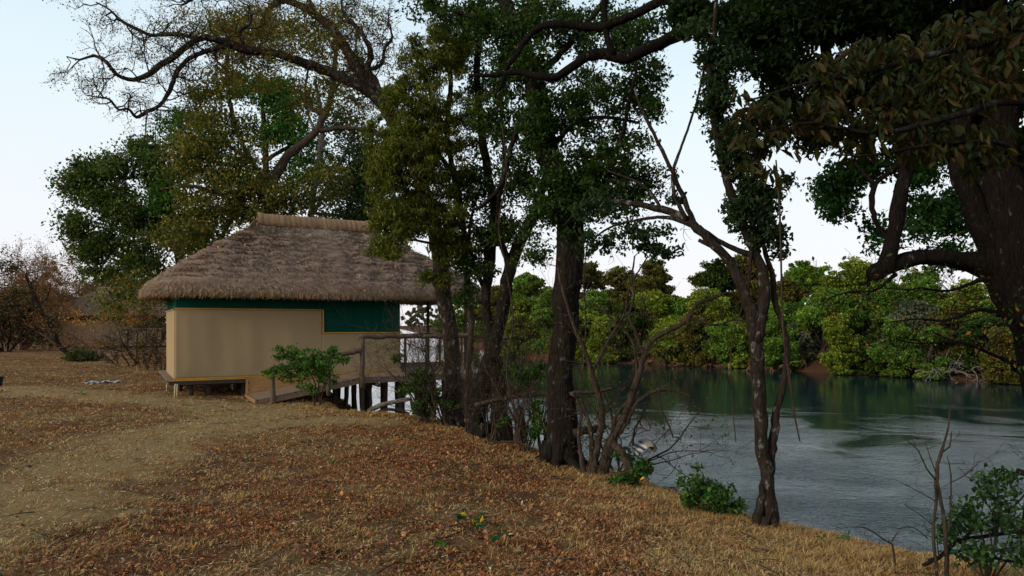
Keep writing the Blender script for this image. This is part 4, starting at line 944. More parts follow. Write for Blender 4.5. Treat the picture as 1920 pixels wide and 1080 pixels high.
def shrubs():
    sticks()
    # bare multi-stem shrub in front of the water
    b = P(1112, 880, 8.8); t = Tree('bare_shrub', (b[0], b[1], zl(b[0], b[1])), 'leafless many-stemmed shrub fanning out immediately right of the thick trunk', 'shrub', seed=401)
    Y = 8.7
    L = [[(1120, 890, Y, 13), (1140, 840, Y, 9), (1170, 780, Y, 8), (1195, 710, Y, 7), (1207, 665, Y, 6.5), (1220, 640, Y, 6), (1250, 622, Y, 5.5), (1290, 600, Y, 5), (1305, 572, Y, 4.5), (1335, 560, Y, 4), (1365, 550, Y, 3), (1395, 565, Y, 2)],
         [(1125, 885, Y, 10), (1150, 830, Y, 7), (1175, 790, Y, 6), (1190, 760, Y, 5), (1215, 740, Y, 4), (1240, 730, Y, 3.5), (1270, 735, Y, 2.5), (1300, 745, Y, 1.6)],
         [(1110, 885, Y, 10), (1120, 830, Y, 8), (1130, 780, Y, 7), (1115, 720, Y, 6), (1105, 680, Y, 5), (1080, 620, Y, 4.4), (1060, 560, Y, 3.5), (1045, 500, Y, 2.5)],
         [(1100, 885, Y, 8), (1085, 820, Y, 4), (1090, 780, Y, 3.4), (1082, 740, Y, 3)], [(1105, 880, Y, 7), (1110, 820, Y, 4), (1098, 770, Y, 3.4), (1085, 745, Y, 3)],
         [(1110, 880, Y, 7), (1125, 810, Y, 4), (1115, 770, Y, 3.4), (1098, 752, Y, 3)], [(1112, 880, Y, 7), (1105, 800, Y, 3.6), (1088, 760, Y, 3)],
         [(1130, 885, Y, 9), (1145, 850, Y, 6), (1150, 800, Y, 5), (1158, 775, Y, 4), (1180, 750, Y, 3.4), (1200, 735, Y, 3)],
         [(1085, 745, Y, 4), (1070, 737, Y, 4), (1110, 735, Y, 4), (1152, 727, Y, 2.5)],
         [(1207, 665, Y, 5), (1190, 620, Y, 4), (1180, 590, Y, 3.4), (1188, 560, Y, 3), (1185, 520, Y, 2.5), (1190, 480, Y, 1.8)],
         [(1195, 700, Y, 4), (1185, 640, Y, 3), (1150, 600, Y, 2.6), (1120, 575, Y, 2), (1090, 560, Y, 1.4)],
         [(1110, 700, Y, 4), (1140, 640, Y, 3), (1170, 590, Y, 2.5), (1180, 540, Y, 2), (1215, 480, Y, 1.5)],
         [(1235, 728, Y, 2.5), (1238, 760, Y, 2.2), (1255, 800, Y, 2), (1262, 820, Y, 1.4)], [(1300, 597, Y, 3), (1340, 610, Y, 2.5), (1380, 600, Y, 2), (1430, 615, Y, 1.3)]]
    for i, s in enumerate(L):
        c = t.limb(s, 7, .3, ground=(i in (0, 1, 2, 3, 4, 5, 6, 7)))
        t.twigs_on(c, .30, .40, .006, 2, crook=.28, up=.03, nb=2)
    t.limb([(1075, 812, 8.8, 10), (1095, 808, 8.8, 9), (1115, 806, 8.8, 9), (1135, 800, 8.8, 7)], 8, .4)
    tp = np.array(t.tips); tp = tp[t.g.random(len(tp)) < .55]
    t.leaf(tp, np.ones(len(tp)), .045, .5, [(.09, .08, .025), (.06, .06, .02), (.16, .09, .03)], name='sparse_leaves')
    t.done('bark_mid', trunk='stem')
    # second bare thicket, in front of deck/twin tree
    def thicket(name, label, px, py, Y, n, Lm, seed, cols=None, nl=0, bark='bark_mid', r=.02, spread=.35, leafL=.05, depth=3, up=.05, cat='shrub', crook=.2, wd=.55, ratio=.62, lean=(0, 0)):
        b = P(px, py, Y); z0 = zl(b[0], b[1]); t = Tree(name, (b[0], b[1], z0), label, cat, seed=seed)
        for k in range(n):
            a = t.g.uniform(0, 6.283); s = t.g.uniform(.1, 1) * spread
            t.grow((b[0] + t.g.normal(0, .05), b[1] + t.g.normal(0, .05), z0 - .05), (math.cos(a) * s + lean[0], math.sin(a) * s + lean[1], 1), Lm * t.g.uniform(.6, 1.1), r * t.g.uniform(.5, 1), depth, crook=crook, up=up, nb=3, ratio=ratio, tubes=t.wood, minr=.0018)
        if nl:
            tp = np.array(t.tips); C = np.repeat(tp, nl, 0) + t.g.normal(0, leafL * .9, (len(tp) * nl, 3))
            t.leaf(C, np.ones(len(C)), leafL, wd, cols, shape=6 if leafL * F / Y > 8 else 4, name='foliage')
        t.done(bark, trunk='stem'); return t
    thicket('bare_shrub', 'tall leafless thicket of grey twigs rising in front of the deck rail', 795, 775, 12.4, 15, 1.9, 411, bark='bark_mid', r=.022, spread=.25, depth=3)
    thicket('bare_shrub', 'twiggy leafless shrub between the arching tree and the twin-stemmed tree', 880, 795, 11.6, 11, 1.7, 412, bark='bark_mid', r=.018, spread=.3, depth=3)
    thicket('bare_shrub', 'low bare shrub growing against the split base of the twin stems', 920, 800, 10.6, 6, 1.5, 413, bark='bark_mid', r=.02, spread=.6, depth=3, up=.02)
    thicket('bare_shrub', 'slender bare shrub standing close left of the thick trunk', 985, 820, 10.0, 9, 1.8, 414, [(.09, .08, .025), (.06, .06, .02)], 1, 'bark_mid', .02, .45)
    thicket('bare_shrub', 'tall thin bare shrub at the water\'s edge beyond the fanning shrub', 1165, 850, 9.6, 8, 2.2, 415, [(.09, .08, .025), (.06, .06, .02)], 1, 'bark_mid', .02, .5)
    thicket('bare_shrub', 'very tall wispy bare shrub directly behind the thick trunk', 1020, 830, 10.2, 7, 2.4, 416, bark='bark_mid', r=.018, spread=.4, depth=3)
    thicket('bare_shrub', 'thin bare shrub whose twigs cross the roof\'s right end and deck rail', 835, 790, 12.0, 9, 2.3, 417, bark='bark_mid', r=.018, spread=.25, depth=3)
    # leafy shrubs
    b = P(588, 755, 15.2)
    t = Tree('leafy_shrub', (b[0], b[1], zl(b[0], b[1])), 'bright green leafy shrub growing up in front of the ramp handrail', 'shrub', seed=421)
    Y = 15.0
    for s in ([(588, 765, Y, 1.8), (592, 725, Y, 1.5), (575, 690, Y, 1.1), (550, 665, Y, 1), (530, 655, Y, .6)], [(592, 765, Y, 1.8), (580, 715, Y, 1.3), (555, 695, Y, 1), (515, 692, Y, .6)], [(596, 765, Y, 1.8), (612, 710, Y, 1.2), (640, 672, Y, .8)], [(600, 765, Y, 1.6), (598, 710, Y, 1.2), (606, 672, Y, .8)]):
        t.limb(s, 5, .2, ground=True)
    C, tone = t.clumps([(560, 698, 62, 22, Y, .35, 30), (578, 728, 30, 14, Y, .3, 9), (612, 708, 26, 16, Y, .3, 12), (545, 655, 12, 10, Y, .2, 5), (585, 675, 55, 22, Y, .4, 24), (525, 663, 14, 15, Y, .2, 9), (548, 668, 16, 12, Y, .2, 8), (568, 660, 12, 10, Y, .2, 6), (530, 693, 26, 9, Y, .25, 12), (560, 690, 20, 12, Y, .25, 12), (590, 678, 24, 14, Y, .25, 18), (607, 690, 18, 12, Y, .25, 9), (622, 660, 12, 10, Y, .2, 7), (640, 672, 14, 9, Y, .2, 7), (545, 712, 12, 5, Y, .2, 3), (500, 697, 8, 4, Y, .1, 3)], .09, 34, .003)
    t.leaf(C, tone, .065, .42, [(.05, .13, .018), (.07, .17, .022), (.03, .08, .014), (.11, .18, .03)], droop=0, name='foliage'); t.done('bark_mid', trunk='stem')
    GR = [(.035, .085, .015), (.055, .12, .02), (.02, .05, .012), (.08, .12, .02)]
    def leafy(label, px, py, Y, E, L, seed, cols=GR, rc=.1, nper=26, shape=4):
        b = P(px, py, Y); z0 = zl(b[0], b[1]); t = Tree('leafy_shrub', (b[0], b[1], z0), label, 'shrub', seed=seed)
        for (cx, cy, rx, ry, YY, rY, n) in E:
            q = P(cx, cy, YY); t.limb([(b[0], b[1], z0 - .05, .012), ((b[0] + q[0]) / 2 + .04, (b[1] + q[1]) / 2, (z0 + q[2]) / 2 + .05, .008), (q[0], q[1], q[2], .004)], 5, .2, world=True)
        C, tone = t.clumps(E, rc, nper, .0022)
        t.leaf(C, tone, L, .55, cols, droop=0, name='foliage', shape=shape); t.done('bark_mid', trunk='stem')
    leafy('green shrub growing beneath the deck edge left of the arching trunk', 800, 790, 12.2, [(785, 710, 30, 14, 12.2, .3, 12), (770, 730, 20, 15, 12.2, .3, 10), (810, 745, 24, 24, 12.2, .3, 16), (835, 760, 20, 16, 12.2, .3, 9), (790, 760, 16, 14, 12.2, .3, 6), (745, 672, 10, 10, 12.6, .1, 4)], .07, 431)
    leafy('green climber clump with rounded leaves between the twin stems and the thick trunk', 985, 835, 10.2, [(955, 700, 20, 20, 10.4, .2, 8), (990, 705, 28, 16, 10.2, .2, 12), (1010, 690, 18, 12, 10.1, .2, 7), (1008, 770, 12, 30, 10, .1, 8), (1000, 815, 18, 12, 10, .1, 6), (1015, 800, 10, 20, 9.9, .1, 5), (950, 790, 14, 10, 10.4, .1, 4)], .07, 432, nper=16)
    leafy('dark green shrub at the foot of the fanning bare shrub', 1165, 925, 8.2, [(1165, 905, 22, 16, 8.2, .25, 14), (1190, 895, 16, 14, 8.2, .2, 8), (1150, 925, 14, 10, 8.1, .2, 5), (1205, 880, 12, 18, 8.3, .2, 6), (1170, 860, 14, 18, 8.5, .2, 5)], .06, 433)
    leafy('round-leaved green shrub at the bank edge left of the forked tree', 1330, 975, 7.0, [(1300, 905, 18, 10, 7.2, .15, 7), (1320, 925, 30, 18, 7.1, .2, 16), (1350, 940, 28, 20, 7, .2, 18), (1375, 955, 14, 14, 7, .15, 7), (1300, 940, 18, 16, 7.1, .15, 7), (1308, 872, 6, 6, 7.2, .05, 2), (1345, 912, 12, 6, 7.1, .1, 4), (1365, 925, 12, 10, 7.1, .1, 5), (1285, 905, 12, 12, 7.2, .1, 4)], .055, 434, rc=.10, nper=12, shape=6)
    leafy('tangled green shrub over the water in the bottom right corner', 1850, 1075, 5.2, [(1780, 1000, 30, 30, 5.2, .2, 12), (1820, 960, 40, 20, 5.3, .2, 14), (1870, 930, 50, 24, 5.4, .25, 16), (1850, 985, 50, 18, 5.2, .2, 14), (1900, 980, 30, 30, 5.2, .2, 12), (1830, 1040, 40, 24, 4.9, .2, 18), (1870, 895, 40, 8, 5.5, .15, 10), (1900, 1040, 30, 20, 5, .2, 10)], .048, 435, [(.018, .045, .014), (.03, .065, .018), (.05, .10, .02)], rc=.10, nper=8, shape=6)
    # its long bare branches
    b = P(1860, 1075, 5.1); t = Tree('fallen_branches', (b[0], b[1], zl(b[0], b[1])), 'dark bare branches sprawling over the water beneath the bottom-right shrub', 'branches', seed=436)
    for s in ([(1730, 1060, 5.1, 4), (1760, 1045, 5.1, 4), (1800, 1015, 5.2, 4), (1850, 1005, 5.3, 4), (1920, 995, 5.4, 4), (1990, 990, 5.5, 4)], [(1800, 1020, 5.2, 3), (1850, 970, 5.2, 2.5), (1900, 950, 5.2, 2), (1940, 900, 5.2, 1.5)], [(1740, 1050, 5, 2.5), (1820, 1030, 5, 3), (1880, 1050, 5, 3), (1960, 1060, 5, 3)]):
        c = t.limb(s, 6, .3); t.twigs_on(c, .10, .35, .005, 2, crook=.25, up=.02, nb=2)
    t.done('bark_dark', trunk='branch')
    # bare sapling bottom right
    b = P(1775, 1065, 5.0); t = Tree('bare_sapling', (b[0], b[1], zl(b[0], b[1])), 'slender reddish leafless sapling with two stems near the bottom right', 'sapling', seed=437)
    Y = 5.0; ss = [[(1776, 1075, Y, 5.04), (1774, 1030, Y, 4.32), (1768, 960, Y, 3.60), (1757, 905, Y, 3.60), (1758, 870, Y, 3.96), (1764, 850, Y, 3.60), (1770, 830, Y, 2.52), (1778, 800, Y, 1.80), (1782, 760, Y, 1.08)], [(1765, 1070, Y, 3.60), (1750, 1010, Y, 3.24), (1755, 940, Y, 2.88), (1754, 900, Y, 2.88)], [(1778, 1000, Y, 2.16), (1782, 950, Y, 1.73), (1783, 890, Y, 1.44), (1776, 855, Y, 0.86)],
              [(1755, 900, Y, 2.16), (1738, 880, Y, 1.73), (1722, 845, Y, 1.44), (1700, 825, Y, 1.01), (1690, 815, Y, 0.72)], [(1764, 850, Y, 2.16), (1780, 838, Y, 1.73), (1784, 810, Y, 1.15)], [(1783, 905, Y, 1.44), (1810, 890, Y, 1.15), (1838, 865, Y, 0.72)], [(1756, 890, Y, 1.44), (1745, 860, Y, 1.08), (1735, 830, Y, 0.72)], [(1755, 940, Y, 1.15), (1720, 920, Y, 0.86), (1690, 905, Y, 0.58)], [(1750, 985, Y, 1.15), (1725, 965, Y, 0.86), (1695, 945, Y, 0.58)]]
    for i, s in enumerate(ss):
        c = t.limb(s, 7, .25, ground=i < 2)
        if i > 0: t.twigs_on(c, .09, .16, .002, 1, crook=.2, up=.05, nb=2)
    t.done('bark_mid', trunk='stem')
    # bent bare twig left of the sapling and the lianas hanging from above
    b = P(1680, 1035, 5.4); t = Tree('bare_twig', (b[0], b[1], zl(b[0], b[1])), 'low arching bare twig over the water left of the sapling', 'twig', seed=438)
    c = t.limb([(1684, 1050, 5.4, 2.5), (1672, 1020, 5.4, 2.2), (1655, 1010, 5.4, 2), (1625, 990, 5.4, 1.5), (1600, 988, 5.4, 1)], 5, .2, ground=True); t.twigs_on(c, .06, .15, .0015, 1, crook=.2)
    t.limb([(1740, 1010, 5.4, 1), (1715, 990, 5.4, 1.3), (1690, 990, 5.4, 1.3), (1672, 1015, 5.4, 1.6)], 5, .2); t.done('bark_mid', trunk='stem')
    for i, (pts, lb) in enumerate((([(1455, 300, 6.4, 1.5), (1461, 380, 6.4, 2), (1464, 460, 6.4, 2), (1466, 560, 6.4, 1.8), (1470, 640, 6.4, 2), (1482, 720, 6.4, 1.9), (1490, 780, 6.4, 1.8), (1500, 828, 6.4, 1.2)], 'long thin liana hanging right of the forked trunk down over the water'),
                                   ([(1400, 470, 7.2, 1), (1395, 560, 7.2, 1.2), (1372, 640, 7.2, 1.2), (1372, 740, 7.2, 1.2), (1380, 830, 7.2, .8)], 'thin liana hanging left of the forked trunk'),
                                   ([(942, 240, 9.3, 1), (950, 330, 9.3, 1.5), (935, 420, 9.3, 1.6), (948, 500, 9.3, 1.5), (962, 600, 9.3, 1.6), (950, 700, 9.3, 1.6), (975, 800, 9.3, 1.3)], 'loose liana dangling in front of the twin stems'),
                                   ([(1105, 420, 9, 1), (1095, 520, 9, 1.4), (1098, 620, 9, 1.4), (1090, 720, 9, 1)], 'thin liana hanging just right of the thick trunk'))):
        a = pxl(pts); tb = Tubes(); tb.add(catmull(a, .1), 5); tag(tb.build('liana', M['bark_mid']), lb, 'liana', 'hanging lianas')
    # bank roots / leaning stump
    for nm, lb, pts, bk, ct in (('leaning_stump', 'leaning grey stump half buried in the bank below the fanning shrub', [(1212, 965, 8.0, 12), (1200, 930, 8.1, 11), (1185, 890, 8.25, 9), (1165, 850, 8.4, 10), (1150, 830, 8.5, 8)], 'bark_mid', 'stump'),
                                ('broken_stump', 'upright broken stump between the twin stems and the thick trunk', [(975, 830, 10.4, 17), (974, 800, 10.4, 14), (972, 770, 10.4, 12), (970, 765, 10.4, 9)], 'bark_mid', 'stump'),
                                ('driftwood_branch', 'horizontal dead branch crossing behind the thick trunk', [(890, 760, 10.2, 4), (940, 748, 10.2, 6), (985, 740, 10.1, 5), (1020, 737, 10, 6), (1080, 735, 9.9, 5), (1120, 735, 9.8, 3.5), (1155, 726, 9.8, 2)], 'bark_mid', 'branch'),
                                ('driftwood_branch', 'grey driftwood limb lying below the deck among the stilts', [(690, 770, 17, 5), (720, 758, 17, 5), (745, 752, 17, 5), (770, 748, 17, 4)], 'bark_pale', 'branch'),
                                ('driftwood_branch', 'lower forked driftwood limb below the deck', [(700, 778, 16.6, 6), (725, 768, 16.6, 4), (750, 770, 16.6, 3), (768, 776, 16.6, 3)], 'bark_mid', 'branch'),
                                ('broken_stump', 'jagged dark stump at the foot of the deck stilts', [(785, 790, 13.6, 12), (780, 770, 13.6, 9), (772, 755, 13.6, 4), (769, 748, 13.6, 1)], 'bark_dark', 'stump'),
                                ('fallen_log', 'short dark broken log end poking in at the right edge above the corner shrub', [(1980, 920, 5.8, 6), (1930, 890, 5.8, 6.5), (1908, 884, 5.8, 7)], 'bark_dark', 'log'),
                                ('ground_branch', 'thin crooked branch lying on the leafy bank left of the thick trunk', [(915, 832, 9.9, 2.5), (950, 828, 9.9, 2.5), (975, 830, 9.8, 2.5), (988, 838, 9.7, 2)], 'bark_mid', 'branch')):
        a = pxl(pts); tb = Tubes(); tb.add(catmull(a, .06), 10, .4, seed=len(lb)); tag(tb.build(nm, M[bk]), lb, ct)
    # seedlings
    def seedling(px, py, Y, n, L, cols, lb, seed, h=.1, wd=.4, name='seedling'):
        b = P(px, py, Y); z0 = zl(b[0], b[1]); t = Tree(name, (b[0], b[1], z0), lb, 'plant', seed=seed); g = t.g
        cs = []; ax = []
        for k in range(max(2, n // 4)):
            a = g.uniform(0, 6.28); q = (b[0] + math.cos(a) * h * g.uniform(.3, 1.1), b[1] + math.sin(a) * h * .6, z0 + h * g.uniform(.4, 1))
            t.limb([(b[0], b[1], z0 - .02, .004), (*q, .002)], 5, 0, world=True)
            for j in range(4):
                d = g.normal(0, 1, 3); d[2] = abs(d[2]) * .5; d /= np.linalg.norm(d); cs.append(np.array(q) + d * L * .5); ax.append(d)
        cs = np.array(cs); ax = np.array(ax)
        leaves_mesh('foliage', cs, L * g.uniform(.7, 1.2, len(cs)), wd, pal(cols, len(cs), g=g), M['leaf'], t.root, up=.6, droop=0, shape=6, axis=ax * 8, g=g)
        t.done('bark_mid', trunk='stem')
    GY = [(.02, .07, .025), (.02, .09, .03), (.03, .08, .02), (.40, .28, .02)]
    seedling(880, 985, 5.75, 30, .085, GY, 'seedling with dark green and yellow leaves in the dry grass at centre foreground', 451, .15)
    seedling(943, 1012, 5.4, 14, .07, GY[:3], 'low dark green seedling just right of the yellow-leaved one', 452, .10)
    seedling(830, 1028, 5.2, 7, .07, [(.05, .2, .02), (.04, .14, .02)], 'tiny bright green sprout left of the yellow-leaved seedling', 453, .06)
    seedling(617, 872, 8.2, 8, .07, [(.03, .13, .03), (.04, .16, .02)], 'tiny green sprout alone on the red leaf litter below the ramp', 454, .07)
    seedling(1568, 990, 6.2, 8, .075, [(.05, .12, .02), (.04, .10, .02)], 'small green sprig on the bank edge right of the forked tree', 455, .11, .5)
    seedling(158, 738, 16.5, 7, .09, [(.06, .18, .02)], 'small green sprout below the grey sheet on the left', 456, .07)
    seedling(1830, 1062, 4.75, 22, .08, [(.04, .12, .02), (.06, .16, .03), (.03, .08, .02)], 'light green leafy plant at the foot of the sapling', 457, .14, .5)
    seedling(1262, 905, 8.2, 14, .07, [(.04, .08, .02), (.15, .06, .05), (.05, .1, .02)], 'small weed with reddish stalks on the bank right of the striped chair', 458, .2, .3)
    # yellow fallen leaves big enough to pick out
    for i, (px, py, Y, L, c, lb) in enumerate(((236, 991, 5.6, .075, (.60, .38, .03), 'bright yellow fallen leaf on the sandy path at lower left'), (735, 958, 6.1, .06, (.45, .34, .03), 'pale yellow fallen leaf left of the yellow-leaved seedling'), (1204, 915, 7.9, .07, (.75, .33, .02), 'orange-yellow leaf caught on the bank beside the leaning stump'))):
        b = P(px, py, Y); z0 = zl(b[0], b[1]) + .03
        C = np.array([[b[0], b[1], z0 if i < 2 else z0 + .12]]); o = leaves_mesh('fallen_leaf', C, np.array([L]), .62, np.array([c]), M['dryleaf'], None, up=1.5, shape=6, axis=np.array([[4, 1, .8]]))
        tag(o, lb, 'leaf')

# ------------------------------------------------------------------ thatched hut
class Hut:
    """local axes: t along the long wall, n into the depth"""
    def __init__(s, P0, ang, z0, scale=1.0):
        s.o = np.array([P0[0], P0[1], 0.]); a = R(ang); s.d = np.array([math.sin(a), math.cos(a), 0]); s.n = np.array([-math.cos(a), math.sin(a), 0]); s.z0 = z0; s.k = scale
    def pt(s, t, n, z): return s.o + s.d * t * s.k + s.n * n * s.k + np.array([0, 0, z])
    def box(s, mb, t0, t1, n0, n1, z0, z1):
        mb.box(s.pt(t0, n0, z0), s.d * (t1 - t0) * s.k, s.n * (n1 - n0) * s.k, (0, 0, z1 - z0))
    def slab(s, mb, t0, t1, n0, n1, za, zb, th):
        """sloping slab: za at t0, zb at t1 (top), thickness th"""
        a = [s.pt(t0, n0, za), s.pt(t1, n0, zb), s.pt(t1, n1, zb), s.pt(t0, n1, za)]; b = [q - np.array([0, 0, th]) for q in a]
        mb.add(b + a, [(0, 3, 2, 1), (4, 5, 6, 7), (0, 1, 5, 4), (1, 2, 6, 5), (2, 3, 7, 6), (3, 0, 4, 7)])

def make_roof(h, root, tc, nc, A, B, ra, zE, zR, thick=.30, nstraw=60000, seed=5, course=13, shift=0.0):
    g = np.random.default_rng(seed)
    # profile: fraction from ridge (0) to eave (1) -> height
    hv = np.array([0, .05, .10, .20, .47, .69, .86, .95, 1.0]); zv = np.array([1, .90, .82, .73, .50, .31, .14, .05, -.02])
    nu, nv = 640, 190
    v = np.linspace(0, 1, nv)                      # 0 eave .. 1 ridge
    _t = np.linspace(0, 2 * math.pi, 8001); _e = .42
    _x = np.sign(np.cos(_t)) * np.abs(np.cos(_t)) ** _e * (A * .8); _y = np.sign(np.sin(_t)) * np.abs(np.sin(_t)) ** _e * (B * .8)
    _s = np.concatenate([[0], np.cumsum(np.hypot(np.diff(_x), np.diff(_y)) + 2e-4)]); _s /= _s[-1]
    def arc(u): return np.interp(u, _s, _t)
    th = arc(np.arange(nu) / nu)
    def surf(th, v, lift=0):
        hfrac = 1 - v
        z = np.interp(hfrac, hv, zv) * (zR - zE) + zE
        a = ra + (A - ra) * hfrac; b = .07 + (B - .07) * hfrac
        e = 2 / (2.0 + 5.0 * np.clip(v * 1.2 + .35, 0, 1))
        ct, st = np.cos(th), np.sin(th)
        x = np.sign(ct) * np.abs(ct) ** e * a - shift * v; y = np.sign(st) * np.abs(st) ** e * b
        return x, y, z
    TH, VV = np.meshgrid(th, v)
    # layered courses: sawtooth pushing outwards/up
    X0, Y0, _z = surf(TH, VV); S0 = X0 + 1.37 * Y0
    ph = VV * course + .16 * np.sin(S0 * 1.1 + 1) + .16 * np.sin(S0 * 2.9 + VV * 9) + .12 * np.sin(S0 * 7.3 + VV * 31) + .10 * np.sin(S0 * 15 - VV * 50) + .08 * np.sin(S0 * 31 + VV * 70) + g.normal(0, .07, TH.shape)
    saw = 1 - (ph % 1.0); idc = np.floor(ph)
    lay = .070 * saw ** 1.3 * (VV < .86) * np.clip((VV - .05) * 12, 0, 1) * (.25 + 1.1 * np.abs(np.sin(idc * 2.3 + S0 * 1.7 + np.sin(S0 * 4.1 + idc))))
    lump = .014 * np.sin(S0 * 3.3 + VV * 23) + .014 * np.sin(S0 * 9.1 - VV * 33) + .010 * np.sin(S0 * 21 + VV * 57) + g.normal(0, .012, TH.shape)
    x, y, z = surf(TH, VV)
    x2, y2, z2 = surf(TH, np.clip(VV + .01, 0, 1)); 
    rr = np.hypot(x, y) + 1e-6
    off = lay + lump
    # smooth bulge at the eave rolls
    bul = np.interp(1 - VV, [0, .86, .95, 1.0], [0, 0, .05, -.02])
    x = x + x / rr * (off * .5 + bul * .6); y = y + y / rr * (off * .5 + bul * .6); z = z + off * .9 + bul
    rows = [np.stack([x, y, z], -1)]
    # rolled eave edge and underside
    e0 = rows[0][0]; rads = np.hypot(e0[:, 0], e0[:, 1]); ux, uy = e0[:, 0] / rads, e0[:, 1] / rads
    under = []
    for (dr, dz) in ((-.42, .06), (-.16, -.16), (-.06, -.2), (.02, -.16), (.04, -.09), (.025, -.03)):
        jz = g.normal(0, .012, nu)
        under.append(np.stack([e0[:, 0] + ux * dr, e0[:, 1] + uy * dr, np.full(nu, zE) + dz * thick / .3 + jz + .012 * np.sin(X0[0] * 5 + Y0[0] * 3)], -1))
    # deep underside ring to close the ceiling
    deep = [np.stack([e0[:, 0] * .1, e0[:, 1] * .1, np.full(nu, zE + .75)], -1)]
    G = np.concatenate([np.array(deep), np.array(under), rows[0]], 0)
    nvt = G.shape[0]
    c0 = np.array([.32, .215, .155]); band = np.array([.40, .30, .225])
    colr = np.ones((nvt, nu, 3)) * c0
    vv = np.concatenate([np.zeros(nvt - nv), v])[:, None]
    edge = 1 + .03 * np.sin(th * 9) 
    topband = (vv > .80 * edge[None] * 1.02) 
    colr = np.where(topband[..., None], band, colr)
    lowb = np.clip(1 - vv / .05, 0, 1)[..., None]; colr = colr * (1 - .6 * lowb) + np.array([.36, .235, .115]) * .6 * lowb
    colr *= (1 + g.normal(0, .10, (nvt, nu, 1)))
    sawf = np.concatenate([np.ones((nvt - nv, nu)), .50 + .62 * np.clip(saw * 1.6, 0, 1)], 0)  # painted shade: colour darkens beneath each course's overhanging edge
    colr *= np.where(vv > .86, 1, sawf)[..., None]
    def world(Lc): return h.o + (tc + Lc[..., 0:1]) * h.k * h.d + (nc + Lc[..., 1:2]) * h.k * h.n + np.concatenate([np.zeros(Lc.shape[:-1] + (2,)), Lc[..., 2:3]], -1)
    W = world(G).reshape(-1, 3)
    i = np.arange(nvt - 1)[:, None] * nu; j = np.arange(nu)[None]; j2 = (j + 1) % nu
    q = np.stack([i + j, i + j2, i + nu + j2, i + nu + j], -1).reshape(-1, 4)
    roof = link('roof', raw_mesh('roof', W, 4, q.ravel(), colr.reshape(-1, 3)), M['thatch'], root, True)
    # loose straws over the surface
    n = nstraw; t_ = arc(g.random(n)); v_ = g.random(n) ** 1.15 * .97
    # even out along straight sides
    x, y, z = surf(t_, v_); xa, ya, za = surf(t_, np.clip(v_ - .02, 0, 1))
    p = np.stack([x, y, z], -1); dn = np.stack([xa - x, ya - y, za - z], -1); dn /= np.linalg.norm(dn, axis=1)[:, None] + 1e-9
    dn += g.normal(0, .3, dn.shape); dn /= np.linalg.norm(dn, axis=1)[:, None]
    outw = np.stack([x / (np.hypot(x, y) + 1e-6), y / (np.hypot(x, y) + 1e-6), np.full(n, .9)], -1); outw /= np.linalg.norm(outw, axis=1)[:, None]
    L = g.uniform(.05, .16, n)[:, None]; wdt = g.uniform(.003, .008, n)[:, None]
    s = np.cross(dn, outw); s /= np.linalg.norm(s, axis=1)[:, None] + 1e-9
    base = p + outw * g.uniform(.005, .035, (n, 1)); tip = base + dn * L + outw * g.uniform(.0, .03, (n, 1))
    V = np.stack([base - s * wdt, base + s * wdt, tip + s * wdt * .5, tip - s * wdt * .5], 1)
    cc = pal([(.30, .20, .14), (.21, .14, .10), (.38, .275, .20), (.14, .09, .06), (.28, .13, .07)], n, [4, 4, 2, 3, 1], g=g)
    cc[v_ > .80] = cc[v_ > .80] * .5 + np.array([.42, .32, .24]) * .55
    # eave fringe
    m = int(nstraw * .32); t2 = arc(g.random(m)); x, y, z = surf(t2, np.full(m, .0)); rad = np.hypot(x, y)
    ux, uy = x / rad, y / rad; dr = g.uniform(-.18, .05, m)
    b0 = np.stack([x + ux * dr, y + uy * dr, zE - g.uniform(.0, .14, m)], -1)
    dd = np.stack([ux * .5, uy * .5, -np.ones(m)], -1) + g.normal(0, .25, (m, 3)); dd /= np.linalg.norm(dd, axis=1)[:, None]
    s2 = np.stack([-uy, ux, np.zeros(m)], -1); wd2 = g.uniform(.003, .007, m)[:, None]; L2 = g.uniform(.05, .15, m)[:, None]
    V2 = np.stack([b0 - s2 * wd2, b0 + s2 * wd2, b0 + dd * L2 + s2 * wd2 * .5, b0 + dd * L2 - s2 * wd2 * .5], 1)
    c2 = pal([(.38, .24, .11), (.30, .19, .10), (.24, .17, .12)], m, g=g)
    VV_ = np.concatenate([V, V2], 0).reshape(-1, 3); ccc = np.repeat(np.concatenate([cc, c2], 0), 4, 0)
    VV_ = world(VV_)
    o = link('loose_straw', raw_mesh('loose_straw', VV_, 4, np.arange(len(VV_)), ccc), M['straw'])
    o.parent = roof; o.location = (0, 0, 0)
    if nstraw > 20000:
        k = 420; tl = arc(g.random(k)); vl = g.random(k) ** 1.2 * .95; x, y, z = surf(tl, vl)
        pl = world(np.stack([x * 1.01, y * 1.01, z + .06], -1)[None])[0]
        o = leaves_mesh('roof_leaves', pl, g.uniform(.05, .10, k), .6, pal([(.30, .11, .05), (.42, .20, .07), (.5, .33, .12), (.2, .08, .04)], k, g=g), M['dryleaf'], None, up=1.2, droop=.3, shape=6, g=g)
        tag(o, 'brown and orange fallen leaves lying on the thatched roof', 'fallen leaves', kind='stuff')
    # ridge cap
    tb = []; nc_ = 90
    xs = np.linspace(-ra - .06, ra + .06, nc_) - shift
    prof = [(-.24, -.30), (-.17, -.14), (-.09, -.02), (0, .03), (.09, -.02), (.17, -.14), (.24, -.30)]
    Vc = np.zeros((nc_, len(prof), 3))
    for k, (yy, zz) in enumerate(prof):
        flare = .05 * np.clip(np.abs(xs + shift) / ra * 12 - 11, 0, 1)
        Vc[:, k, 0] = xs + g.normal(0, .004, nc_); Vc[:, k, 1] = yy * (1 + flare) + g.normal(0, .004, nc_); Vc[:, k, 2] = zR + .05 + zz + flare * .6 + g.normal(0, .006, nc_)
    Wc = world(Vc).reshape(-1, 3); kk = len(prof)
